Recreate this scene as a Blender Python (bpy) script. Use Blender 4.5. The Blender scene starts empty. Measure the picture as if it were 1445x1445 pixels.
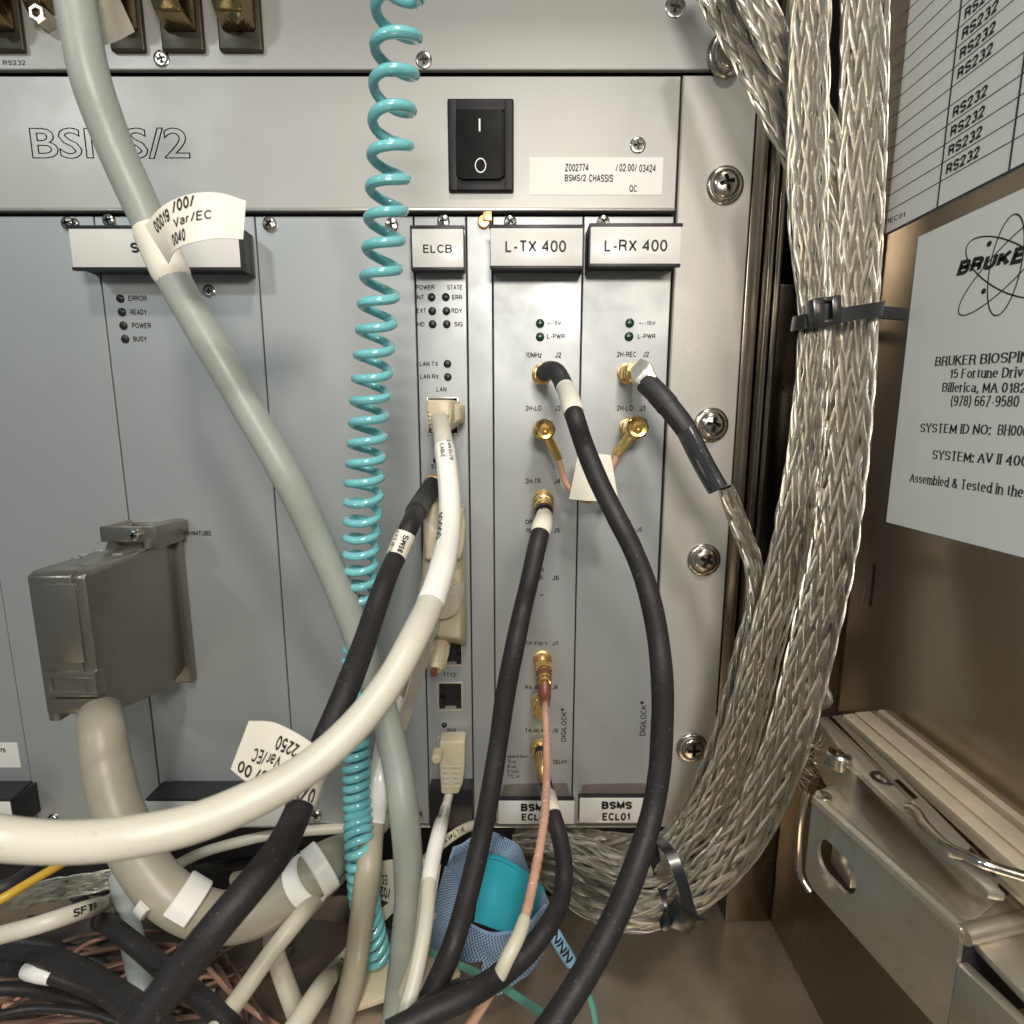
import bpy, bmesh, math, random
from mathutils import Vector, Matrix
random.seed(7)
S = 0.001                       # all sizes below are written in millimetres
R = math.radians

# ---------------------------------------------------------------- camera
D = 230.0                       # camera to rack front, mm
F = 757.0                       # focal length in photo pixels (1445 wide)
PITCH = R(9.2)
scene = bpy.context.scene
cam_d = bpy.data.cameras.new("camera")
cam = bpy.data.objects.new("camera", cam_d)
scene.collection.objects.link(cam)
cam.location = (0, -D * S, 0)
cam.rotation_euler = (R(90) - PITCH, 0, 0)
cam_d.sensor_width = 36.0
cam_d.lens = 36.0 * F / 1445.0
cam_d.clip_start = 0.005
cam_d.clip_end = 50
cam_d.dof.use_dof = True
cam_d.dof.focus_distance = 0.215
cam_d.dof.aperture_fstop = 26
scene.camera = cam

# ---------------------------------------------------------------- room light and an added near lamp
world = bpy.data.worlds.new("World")
scene.world = world
world.use_nodes = True
world.node_tree.nodes["Background"].inputs[0].default_value = (0.74, 0.86, 0.90, 1)
world.node_tree.nodes["Background"].inputs[1].default_value = 0.16

def area(name, loc, target, sx, sy, power, col):
    l = bpy.data.lights.new(name, 'AREA')
    l.shape = 'RECTANGLE'; l.size = sx; l.size_y = sy
    l.energy = power; l.color = col
    o = bpy.data.objects.new(name, l)
    o.location = loc
    o.rotation_euler = (Vector(target) - Vector(loc)).to_track_quat('-Z', 'Y').to_euler()
    scene.collection.objects.link(o)
area("added_near_light", (0.03, -0.42, 0.15), (0.03, 0, 0.0), 0.12, 0.06, 1.15, (1.0, 0.93, 0.84))  # added lamp, no such fixture; close by so brightness falls off from the middle
area("ceiling_light_left", (-0.85, -1.10, 0.70), (0, 0, 0), 0.14, 0.10, 2.6, (0.90, 0.98, 0.98))
area("ceiling_light_middle", (0.12, -0.85, 1.15), (0, 0, -0.05), 0.13, 0.09, 8.2, (1.0, 0.96, 0.88))

scene.view_settings.view_transform = 'Standard'
scene.view_settings.look = 'None'
scene.view_settings.exposure = 0.11
scene.view_settings.gamma = 1.0
scene.render.engine = 'CYCLES'
scene.cycles.use_denoising = True

# ---------------------------------------------------------------- geometry helpers
CP, SP = math.cos(PITCH), math.sin(PITCH)
CAMV = Vector((0, -D, 0))
def ray(px, py):
    return Vector((px - 722.5, F * CP + (722.5 - py) * SP, -F * SP + (722.5 - py) * CP))
def P(px, py, d=0.0):
    """point of the place seen at a photo pixel, d mm in front of the rack front"""
    r = ray(px, py); t = (D - d) / r.y
    return CAMV + r * t
def PW(px, py, w, dia):
    """same, the distance found from the apparent width w of a cable of diameter dia"""
    r = ray(px, py); t = dia / w
    return CAMV + r * t
def mmpx(px, py, d=0.0):
    return (D - d) / ray(px, py).y
def PX(px, py, X):
    """point on the vertical plane x = X"""
    r = ray(px, py); t = X / r.x
    return CAMV + r * t
def PZ(px, py, Z):
    r = ray(px, py); t = Z / r.z
    return CAMV + r * t

def catmull(pts, step):
    """smooth resample; pts are lists of floats (x,y,z,+extras)"""
    n = len(pts)
    ext = [[2*a-b for a, b in zip(pts[0], pts[1])]] + [list(p) for p in pts] + [[2*a-b for a, b in zip(pts[-1], pts[-2])]]
    out = []
    for i in range(1, n):
        p0, p1, p2, p3 = ext[i-1], ext[i], ext[i+1], ext[i+2]
        seg = math.dist(p1[:3], p2[:3])
        k = max(1, int(seg / step + 0.5))
        # centripetal style tangents
        d0 = max(1e-6, math.dist(p0[:3], p1[:3])) ** .5
        d1 = max(1e-6, seg) ** .5
        d2 = max(1e-6, math.dist(p2[:3], p3[:3])) ** .5
        m1 = [(b-a)/d0 - (c-a)/(d0+d1) + (c-b)/d1 for a, b, c in zip(p0, p1, p2)]
        m2 = [(b-a)/d1 - (c-a)/(d1+d2) + (c-b)/d2 for a, b, c in zip(p1, p2, p3)]
        for j in range(k):
            t = j / k
            t2, t3 = t*t, t*t*t
            h00, h10, h01, h11 = 2*t3-3*t2+1, t3-2*t2+t, -2*t3+3*t2, t3-t2
            out.append([h00*a + h10*d1*x + h01*b + h11*d1*y for a, b, x, y in zip(p1, p2, m1, m2)])
    out.append(list(pts[-1]))
    return out

class MB:
    """collects geometry in world millimetres"""
    def __init__(s):
        s.v = []; s.f = []; s.uv = []; s.mi = []; s.m = 0
    def add(s, verts, faces, uvs=None):
        b = len(s.v)
        s.v += [tuple(p) for p in verts]
        for k, f in enumerate(faces):
            s.f.append([i + b for i in f])
            s.uv.append([uvs[i] for i in f] if uvs else None)
            s.mi.append(s.m)
        return s
    def bm(s, bm, mat=None):
        bm.verts.ensure_lookup_table(); bm.verts.index_update()
        vs = [(mat @ v.co if mat else v.co.copy()) for v in bm.verts]
        mi = [f.material_index for f in bm.faces]
        s.add(vs, [[v.index for v in f.verts] for f in bm.faces])
        if any(mi): s.mi[-len(mi):] = mi
        bm.free()
        return s
    def box(s, x0, x1, y0, y1, z0, z1, r=0.0, seg=2, mat=None):
        bm = bmesh.new()
        bmesh.ops.create_cube(bm, size=1)
        for v in bm.verts:
            v.co = Vector(((x0+x1)/2 + v.co.x*abs(x1-x0), (y0+y1)/2 + v.co.y*abs(y1-y0), (z0+z1)/2 + v.co.z*abs(z1-z0)))
        if r > 0:
            r = min(r, abs(x1-x0)*.49, abs(y1-y0)*.49, abs(z1-z0)*.49)
            bmesh.ops.bevel(bm, geom=bm.edges[:], offset=r, segments=seg, profile=0.5, affect='EDGES')
        return s.bm(bm, mat)
    def hull(s, pts, r=0.0, seg=2):
        bm = bmesh.new()
        for p in pts: bm.verts.new(p)
        bmesh.ops.convex_hull(bm, input=bm.verts[:])
        bmesh.ops.dissolve_limit(bm, angle_limit=R(3), verts=bm.verts[:], edges=bm.edges[:])
        if r > 0: bmesh.ops.bevel(bm, geom=bm.edges[:], offset=r, segments=seg, profile=0.5, affect='EDGES')
        return s.bm(bm)
    def prism(s, poly, direction, r=0.0):
        """poly: list of 3D points (planar), extruded by vector"""
        n = len(poly); d = Vector(direction)
        bm = bmesh.new()
        a = [bm.verts.new(Vector(p)) for p in poly]; b = [bm.verts.new(Vector(p) + d) for p in poly]
        bm.faces.new(a); bm.faces.new(b[::-1])
        for i in range(n): bm.faces.new([a[i], b[i], b[(i+1) % n], a[(i+1) % n]][::-1])
        bmesh.ops.recalc_face_normals(bm, faces=bm.faces[:])
        if r > 0: bmesh.ops.bevel(bm, geom=bm.edges[:], offset=r, segments=2, profile=0.5, affect='EDGES')
        return s.bm(bm)
    def lathe(s, c, axis, prof, n=28, cap=True, squash=None):
        """prof: (along, radius); axis direction from c"""
        ax = Vector(axis).normalized(); c = Vector(c)
        u = ax.orthogonal().normalized()
        if abs(ax.z) < .9:
            u = (Vector((0, 0, 1)) - ax * ax.z).normalized()
        w = ax.cross(u)
        vs = []; fs = []
        for h, r in prof:
            for k in range(n):
                a = 2*math.pi*k/n
                vs.append(c + ax*h + u*(r*math.cos(a)) + w*(r*math.sin(a)))
        for i in range(len(prof)-1):
            for k in range(n):
                k2 = (k+1) % n
                fs.append([i*n+k, i*n+k2, (i+1)*n+k2, (i+1)*n+k])
        if cap:
            fs.append(list(range(n))[::-1]); fs.append([(len(prof)-1)*n+k for k in range(n)])
        return s.add(vs, fs)
    def tube(s, pts, rad, n=16, cap=True):
        """pts: resampled world points, rad: number or list"""
        pts = [Vector(p[:3]) for p in pts]; m = len(pts)
        if not isinstance(rad, (list, tuple)): rad = [rad]*m
        T = [(pts[min(i+1, m-1)] - pts[max(i-1, 0)]).normalized() for i in range(m)]
        N = T[0].orthogonal().normalized()
        vs = []; uvs = []; fs = []; L = 0
        for i in range(m):
            if i: L += (pts[i]-pts[i-1]).length
            N = (N - T[i]*N.dot(T[i])).normalized(); B = T[i].cross(N)
            for k in range(n+1):
                a = 2*math.pi*k/n
                vs.append(pts[i] + (N*math.cos(a) + B*math.sin(a))*rad[i])
                uvs.append((k/n, L*0.1))
        for i in range(m-1):
            for k in range(n):
                fs.append([i*(n+1)+k, i*(n+1)+k+1, (i+1)*(n+1)+k+1, (i+1)*(n+1)+k])
        if cap:
            fs.append(list(range(n))[::-1]); fs.append([(m-1)*(n+1)+k for k in range(n)])
        return s.add(vs, fs, uvs)
    def mesh(s, name, origin=(0, 0, 0), smooth=None):
        me = bpy.data.meshes.new(name)
        o = Vector(origin)
        me.from_pydata([((p[0]-o.x)*S, (p[1]-o.y)*S, (p[2]-o.z)*S) for p in s.v], [], s.f)
        if any(u for u in s.uv):
            uvl = me.uv_layers.new(name="UVMap")
            k = 0
            for f, u in zip(s.f, s.uv):
                for j in range(len(f)):
                    uvl.data[k].uv = u[j] if u else (0, 0)
                    k += 1
        me.polygons.foreach_set('material_index', s.mi)
        me.update()
        if smooth is not None:
            me.polygons.foreach_set('use_smooth', [True]*len(me.polygons))
            if smooth < 180: me.set_sharp_from_angle(angle=R(smooth))
        return me

def link(name, me, mats, parent=None, loc=(0, 0, 0), **props):
    if mats is not None and not me.materials:
        for m in (mats if isinstance(mats, (list, tuple)) else [mats]): me.materials.append(m)
    o = bpy.data.objects.new(name, me)
    scene.collection.objects.link(o)
    l = Vector(loc)
    if parent is not None:
        o.parent = parent
        l = l - ORIG[parent.name]
    o.location = l * S
    ORIG[o.name] = Vector(loc)
    for k, v in props.items(): o[k] = v
    return o
ORIG = {}
def thing(name, label, cat, loc, group=None):
    o = link(name, None, None, None, loc)
    o.empty_display_size = .005
    o['label'] = label; o['category'] = cat
    if group: o['group'] = group
    return o
def part(name, mb, mat, parent, smooth=35, label=None, kind=None):
    """mesh in world mm under its thing (or thing/part)"""
    org = ORIG[parent.name]
    o = link(name, mb.mesh(name, org, smooth), mat, parent, org)
    if label: o['label'] = label
    if kind: o['kind'] = kind
    return o
def solo(name, mb, mat, label, cat, loc, group=None, smooth=35):
    o = link(name, mb.mesh(name, loc, smooth), mat, None, loc)
    o['label'] = label; o['category'] = cat
    if group: o['group'] = group
    return o
def struct(name, mb, mat, smooth=35, parent=None):
    o = link(name, mb.mesh(name, (0, 0, 0), smooth), mat, parent)
    o['kind'] = 'structure'
    return o

# ---------------------------------------------------------------- materials
def mat(name, col, rough=.5, metal=0.0, bump=0.0, bscale=60.0, var=0.0, vscale=20.0, rvar=0.0,
        stretch=(1, 1, 1), coat=0.0, spec=.5, trans=0.0, sss=0.0, alpha=1.0, col2=None, dirt=0.0):
    m = bpy.data.materials.new(name); m.use_nodes = True
    nt = m.node_tree; N = nt.nodes; L = nt.links
    b = N["Principled BSDF"]
    b.inputs['Roughness'].default_value = rough
    b.inputs['Metallic'].default_value = metal
    b.inputs['Coat Weight'].default_value = coat
    b.inputs['Coat Roughness'].default_value = .15
    b.inputs['Specular IOR Level'].default_value = spec
    b.inputs['Transmission Weight'].default_value = trans
    b.inputs['Alpha'].default_value = alpha
    if sss:
        b.inputs['Subsurface Weight'].default_value = sss
        b.inputs['Subsurface Radius'].default_value = (.002, .0015, .001)
        b.inputs['Subsurface Scale'].default_value = 1.0
    b.inputs['Base Color'].default_value = (*col, 1)
    tc = N.new('ShaderNodeTexCoord')
    mp = N.new('ShaderNodeMapping'); mp.inputs['Scale'].default_value = stretch
    L.new(tc.outputs['Object'], mp.inputs[0])
    if var or rvar or col2 or dirt:
        n = N.new('ShaderNodeTexNoise'); n.inputs['Scale'].default_value = vscale
        n.inputs['Detail'].default_value = 6; n.inputs['Roughness'].default_value = .6
        L.new(mp.outputs[0], n.inputs['Vector'])
        if var or col2:
            mx = N.new('ShaderNodeMix'); mx.data_type = 'RGBA'
            c2 = col2 if col2 else tuple(max(0, c*(1-var)) for c in col)
            c1 = col if col2 else tuple(min(1, c*(1+var)) for c in col)
            mx.inputs[6].default_value = (*c1, 1); mx.inputs[7].default_value = (*c2, 1)
            cr = N.new('ShaderNodeMapRange'); cr.inputs[1].default_value = .35; cr.inputs[2].default_value = .65
            L.new(n.outputs[0], cr.inputs[0]); L.new(cr.outputs[0], mx.inputs[0])
            L.new(mx.outputs[2], b.inputs['Base Color'])
            last = mx.outputs[2]
            if dirt:
                n3 = N.new('ShaderNodeTexNoise'); n3.inputs['Scale'].default_value = 900
                n3.inputs['Detail'].default_value = 2
                L.new(tc.outputs['Object'], n3.inputs['Vector'])
                r3 = N.new('ShaderNodeMapRange'); r3.inputs[1].default_value = .66; r3.inputs[2].default_value = .74
                L.new(n3.outputs[0], r3.inputs[0])
                m3 = N.new('ShaderNodeMix'); m3.data_type = 'RGBA'
                mm = N.new('ShaderNodeMath'); mm.operation = 'MULTIPLY'; mm.inputs[1].default_value = dirt
                L.new(r3.outputs[0], mm.inputs[0]); L.new(mm.outputs[0], m3.inputs[0])
                L.new(last, m3.inputs[6]); m3.inputs[7].default_value = (col[0]*.4+.12, col[1]*.4+.11, col[2]*.4+.10, 1)
                L.new(m3.outputs[2], b.inputs['Base Color'])
        if rvar:
            r = N.new('ShaderNodeMapRange'); r.inputs[1].default_value = .3; r.inputs[2].default_value = .7
            r.inputs[3].default_value = max(0.02, rough-rvar); r.inputs[4].default_value = min(1, rough+rvar)
            L.new(n.outputs[0], r.inputs[0]); L.new(r.outputs[0], b.inputs['Roughness'])
    if bump:
        n2 = N.new('ShaderNodeTexNoise'); n2.inputs['Scale'].default_value = bscale
        n2.inputs['Detail'].default_value = 4
        L.new(mp.outputs[0], n2.inputs['Vector'])
        bp = N.new('ShaderNodeBump'); bp.inputs['Strength'].default_value = bump
        bp.inputs['Distance'].default_value = .0005
        L.new(n2.outputs[0], bp.inputs['Height']); L.new(bp.outputs[0], b.inputs['Normal'])
    return m

M = {}
M['panel'] = mat('anodised_panel', (.42, .44, .445), .42, .45, .05, 2600, .055, 16, .15, stretch=(1, 1, 1))
M['panel_warm'] = mat('painted_chassis', (.45, .445, .425), .42, .3, .05, 2400, .045, 14, .09)
M['flange'] = mat('rack_ear_paint', (.50, .48, .44), .40, .3, .10, 1200, .03, 10, .06)
M['plate_edge'] = mat('bare_edge', (.55, .54, .50), .35, .8)
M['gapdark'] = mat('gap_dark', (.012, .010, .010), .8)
M['black'] = mat('black_plastic', (.013, .012, .014), .45, 0, .08, 900, .1, 50, .06)
M['bezel'] = mat('bezel_black', (.009, .008, .010), .5, spec=.3)
M['rocker'] = mat('rocker_black', (.004, .004, .004), .5, spec=.15, bump=.05, bscale=900)
M['card'] = mat('label_card', (.72, .71, .68), .35, 0, 0, 60, .02, 30, .05, coat=.2)
M['sticker'] = mat('sticker_white', (.76, .75, .71), .35, 0, .02, 200, .02, 40)
M['paper'] = mat('wall_paper', (.76, .80, .79), .55, 0, .5, 18, .02, 12)
M['ink'] = mat('ink_black', (.015, .014, .014), .6)
M['ink_soft'] = mat('ink_worn', (.025, .024, .023), .6)
M['ink_blue'] = mat('table_line_ink', (.025, .022, .04), .6)
M['ink_white'] = mat('ink_white', (.75, .75, .72), .5)
M['screw'] = mat('zinc_screw', (.55, .53, .48), .22, 1.0, .05, 800, .12, 150, .1)
M['screw_dark'] = mat('recess_dark', (.04, .035, .03), .5, .6)  # recess shade put into the colour so the screw cross shows
M['nickel'] = mat('nickel', (.56, .50, .43), .2, 1.0, .03, 600, .12, 90, .1)
M['gold'] = mat('gold_plate', (1.0, .62, .22), .22, 1.0, .03, 700, .15, 180, .1)
M['goldm'] = mat('gold_matt', (.92, .58, .26), .36, 1.0, .05, 900, .15, 160, .1)
M['led_dark'] = mat('led_dark', (.012, .009, .009), .4, coat=.1)
M['led_green'] = mat('led_green', (.003, .030, .018), .3, coat=.3)
M['teal'] = mat('teal_coil_plastic', (.17, .50, .54), .22, 0, .03, 400, .08, 60, .05, coat=.5, sss=.15)
M['grey_cable'] = mat('grey_cable', (.33, .355, .32), .42, 0, .15, 700, .06, 35, .06, dirt=.35)
M['grey_cable2'] = mat('grey_cable_cool', (.33, .36, .345), .42, 0, .15, 700, .06, 35, .06, dirt=.3)
M['white_cable'] = mat('white_cable', (.60, .575, .48), .38, 0, .10, 500, .06, 30, .08, sss=.1, dirt=.3)
M['sleeve'] = mat('white_sleeve', (.86, .84, .78), .28, 0, .06, 500, .02, 40, .06, coat=.3)
M['cream'] = mat('cream_cable', (.58, .54, .42), .42, 0, .12, 500, .05, 30, .06, dirt=.25)
M['jack'] = mat('jack_shell', (.62, .58, .50), .3, .4)
M['beige'] = mat('beige_plastic', (.62, .54, .38), .42, 0, .10, 700, .04, 30, .06, sss=.05)
M['tan'] = mat('tan_cable', (.40, .36, .27), .40, 0, .12, 500, .06, 30, .06, dirt=.3)
M['loom'] = mat('beige_loom', (.33, .305, .235), .42, 0, .3, 120, .14, 40, .06)
M['rubber'] = mat('black_rubber', (.019, .017, .018), .55, spec=.35, bump=.25, bscale=900, var=.25, vscale=60, rvar=.1, dirt=.45)
if 0: mat('black_rubber', (.026, .023, .024), .42, 0, .25, 900, .25, 60, .08, dirt=.5)
M['boot'] = mat('black_heatshrink', (.024, .023, .025), .55, 0, .2, 700, .2, 60, .08, dirt=.3)
M['clearshrink'] = mat('shiny_heatshrink', (.03, .03, .035), .10, 0, 1.5, 110, .1, 60, .05, coat=1)
M['brown'] = mat('brown_coax', (.54, .31, .22), .30, 0, .1, 600, .15, 200, .06, coat=.4, sss=.05)
M['brown_boot'] = mat('brown_boot', (.16, .055, .03), .38, 0, .1, 500, .15, 80)
M['blue_sleeve'] = mat('blue_sleeve', (.28, .52, .72), .4)
M['thin_brown'] = mat('thin_brown_coax', (.17, .095, .066), .38, 0, .1, 600, .2, 80)
M['yellow'] = mat('yellow_cable', (.60, .36, .04), .4, 0, .1, 500, .1, 60)
M['hood'] = mat('metal_hood', (.30, .28, .245), .33, .9, .12, 1600, .06, 60, .05)
M['solder'] = mat('solder_silver', (.85, .82, .74), .34, .75, .8, 260, .1, 200)
M['olive'] = mat('olive_flange', (.045, .04, .025), .4, .4, .1, 300, .2, 60, .1)
M['bronze'] = mat('yellow_chromate', (.34, .27, .15), .26, 1.0, .25, 300, .35, 90, .1, col2=(.20, .15, .09))
M['tag'] = mat('tag_paper', (.78, .74, .63), .5, 0, .5, 45, .03, 30)
M['steel_wall'] = mat('brown_steel', (.31, .27, .215), .26, .85, .08, 60, .12, 12, .09, stretch=(1, 1, .2))
M['steel_floor'] = mat('floor_steel', (.47, .39, .29), .24, .6, .12, 90, .25, 22, .12)
M['post'] = mat('post_steel', (.26, .22, .17), .27, 1.0, .05, 200, .1, 20, .06)
M['alu'] = mat('slide_steel', (.60, .56, .48), .36, .85, .10, 900, .16, 60, .10)
M['alu_warm'] = mat('rail_warm', (.72, .62, .48), .45, .6, .22, 700, .16, 80, .08)
M['white_clip'] = mat('white_clip', (.84, .83, .78), .32, 0, 0, 60, .02, 30, coat=.2)
M['greenwire'] = mat('green_wire', (.10, .30, .23), .22, 0, .05, 400, .1, 60, coat=.5)
M['tealpad'] = mat('teal_pad', (.02, .34, .44), .55, 0, .8, 55, .06, 60)
M['film'] = mat('clear_film', (.78, .74, .62), .15, 0, .3, 80, .05, 30, trans=.55, alpha=.75)
M['residue'] = mat('glue_residue', (.20, .12, .08), .3, 0, .3, 60, .5, 120, alpha=.22)
M['tray'] = mat('tray_paint', (.11, .085, .068), .42, .4, .1, 400, .1, 30, .1)
M['tie'] = mat('black_nylon', (.012, .012, .013), .28, 0, .05, 400, .1, 60, coat=.3)

def braid_mat():
    m = bpy.data.materials.new('tinned_braid'); m.use_nodes = True
    nt = m.node_tree; N = nt.nodes; L = nt.links; b = N["Principled BSDF"]
    b.inputs['Metallic'].default_value = 1; b.inputs['Roughness'].default_value = .29
    tc = N.new('ShaderNodeTexCoord'); sp = N.new('ShaderNodeSeparateXYZ'); L.new(tc.outputs['UV'], sp.inputs[0])
    nz = N.new('ShaderNodeTexNoise'); nz.inputs['Scale'].default_value = 3; L.new(tc.outputs['UV'], nz.inputs['Vector'])
    a = N.new('ShaderNodeMath'); a.operation = 'MULTIPLY'; a.inputs[1].default_value = 2*math.pi*8
    L.new(sp.outputs[0], a.inputs[0])
    ad = N.new('ShaderNodeMath'); ad.operation = 'MULTIPLY_ADD'; ad.inputs[1].default_value = 2.5
    L.new(nz.outputs[0], ad.inputs[0]); L.new(a.outputs[0], ad.inputs[2])
    sn = N.new('ShaderNodeMath'); sn.operation = 'SINE'; L.new(ad.outputs[0], sn.inputs[0])
    bp = N.new('ShaderNodeBump'); bp.inputs['Strength'].default_value = .75; bp.inputs['Distance'].default_value = .0002
    L.new(sn.outputs[0], bp.inputs['Height']); L.new(bp.outputs[0], b.inputs['Normal'])
    mr = N.new('ShaderNodeMapRange'); mr.inputs[1].default_value = -1; mr.inputs[2].default_value = .2
    L.new(sn.outputs[0], mr.inputs[0])
    n2 = N.new('ShaderNodeTexNoise'); n2.inputs['Scale'].default_value = 60; L.new(tc.outputs['Object'], n2.inputs['Vector'])
    m1 = N.new('ShaderNodeMix'); m1.data_type = 'RGBA'; m1.inputs[6].default_value = (.96, .91, .78, 1); m1.inputs[7].default_value = (.70, .65, .54, 1)
    L.new(n2.outputs[0], m1.inputs[0])
    m2 = N.new('ShaderNodeMix'); m2.data_type = 'RGBA'; m2.inputs[6].default_value = (.28, .24, .19, 1)
    L.new(mr.outputs[0], m2.inputs[0]); L.new(m1.outputs[2], m2.inputs[7]); L.new(m2.outputs[2], b.inputs['Base Color'])
    return m
M['braid'] = braid_mat()
M['braid_core'] = mat('braid_core', (.05, .043, .035), .5, .8)

def weave_mat():
    m = bpy.data.materials.new('blue_weave'); m.use_nodes = True
    nt = m.node_tree; N = nt.nodes; L = nt.links; b = N["Principled BSDF"]
    b.inputs['Roughness'].default_value = .75
    tc = N.new('ShaderNodeTexCoord'); sp = N.new('ShaderNodeSeparateXYZ'); L.new(tc.outputs['UV'], sp.inputs[0])
    def sine(o, k, ph=0):
        a = N.new('ShaderNodeMath'); a.operation = 'MULTIPLY_ADD'; a.inputs[1].default_value = k; a.inputs[2].default_value = ph
        L.new(o, a.inputs[0]); s_ = N.new('ShaderNodeMath'); s_.operation = 'SINE'; L.new(a.outputs[0], s_.inputs[0]); return s_.outputs[0]
    mu = N.new('ShaderNodeMath'); mu.operation = 'MULTIPLY'
    L.new(sine(sp.outputs[0], 2*math.pi*3.0), mu.inputs[0]); L.new(sine(sp.outputs[1], 2*math.pi*3.0), mu.inputs[1])
    mr = N.new('ShaderNodeMapRange'); mr.inputs[1].default_value = -.6; mr.inputs[2].default_value = .6; L.new(mu.outputs[0], mr.inputs[0])
    mx = N.new('ShaderNodeMix'); mx.data_type = 'RGBA'; mx.inputs[6].default_value = (.09, .16, .31, 1); mx.inputs[7].default_value = (.42, .58, .80, 1)
    L.new(mr.outputs[0], mx.inputs[0]); L.new(mx.outputs[2], b.inputs['Base Color'])
    bp = N.new('ShaderNodeBump'); bp.inputs['Strength'].default_value = .8; bp.inputs['Distance'].default_value = .0003
    L.new(mu.outputs[0], bp.inputs['Height']); L.new(bp.outputs[0], b.inputs['Normal'])
    return m
M['weave'] = weave_mat()

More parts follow.
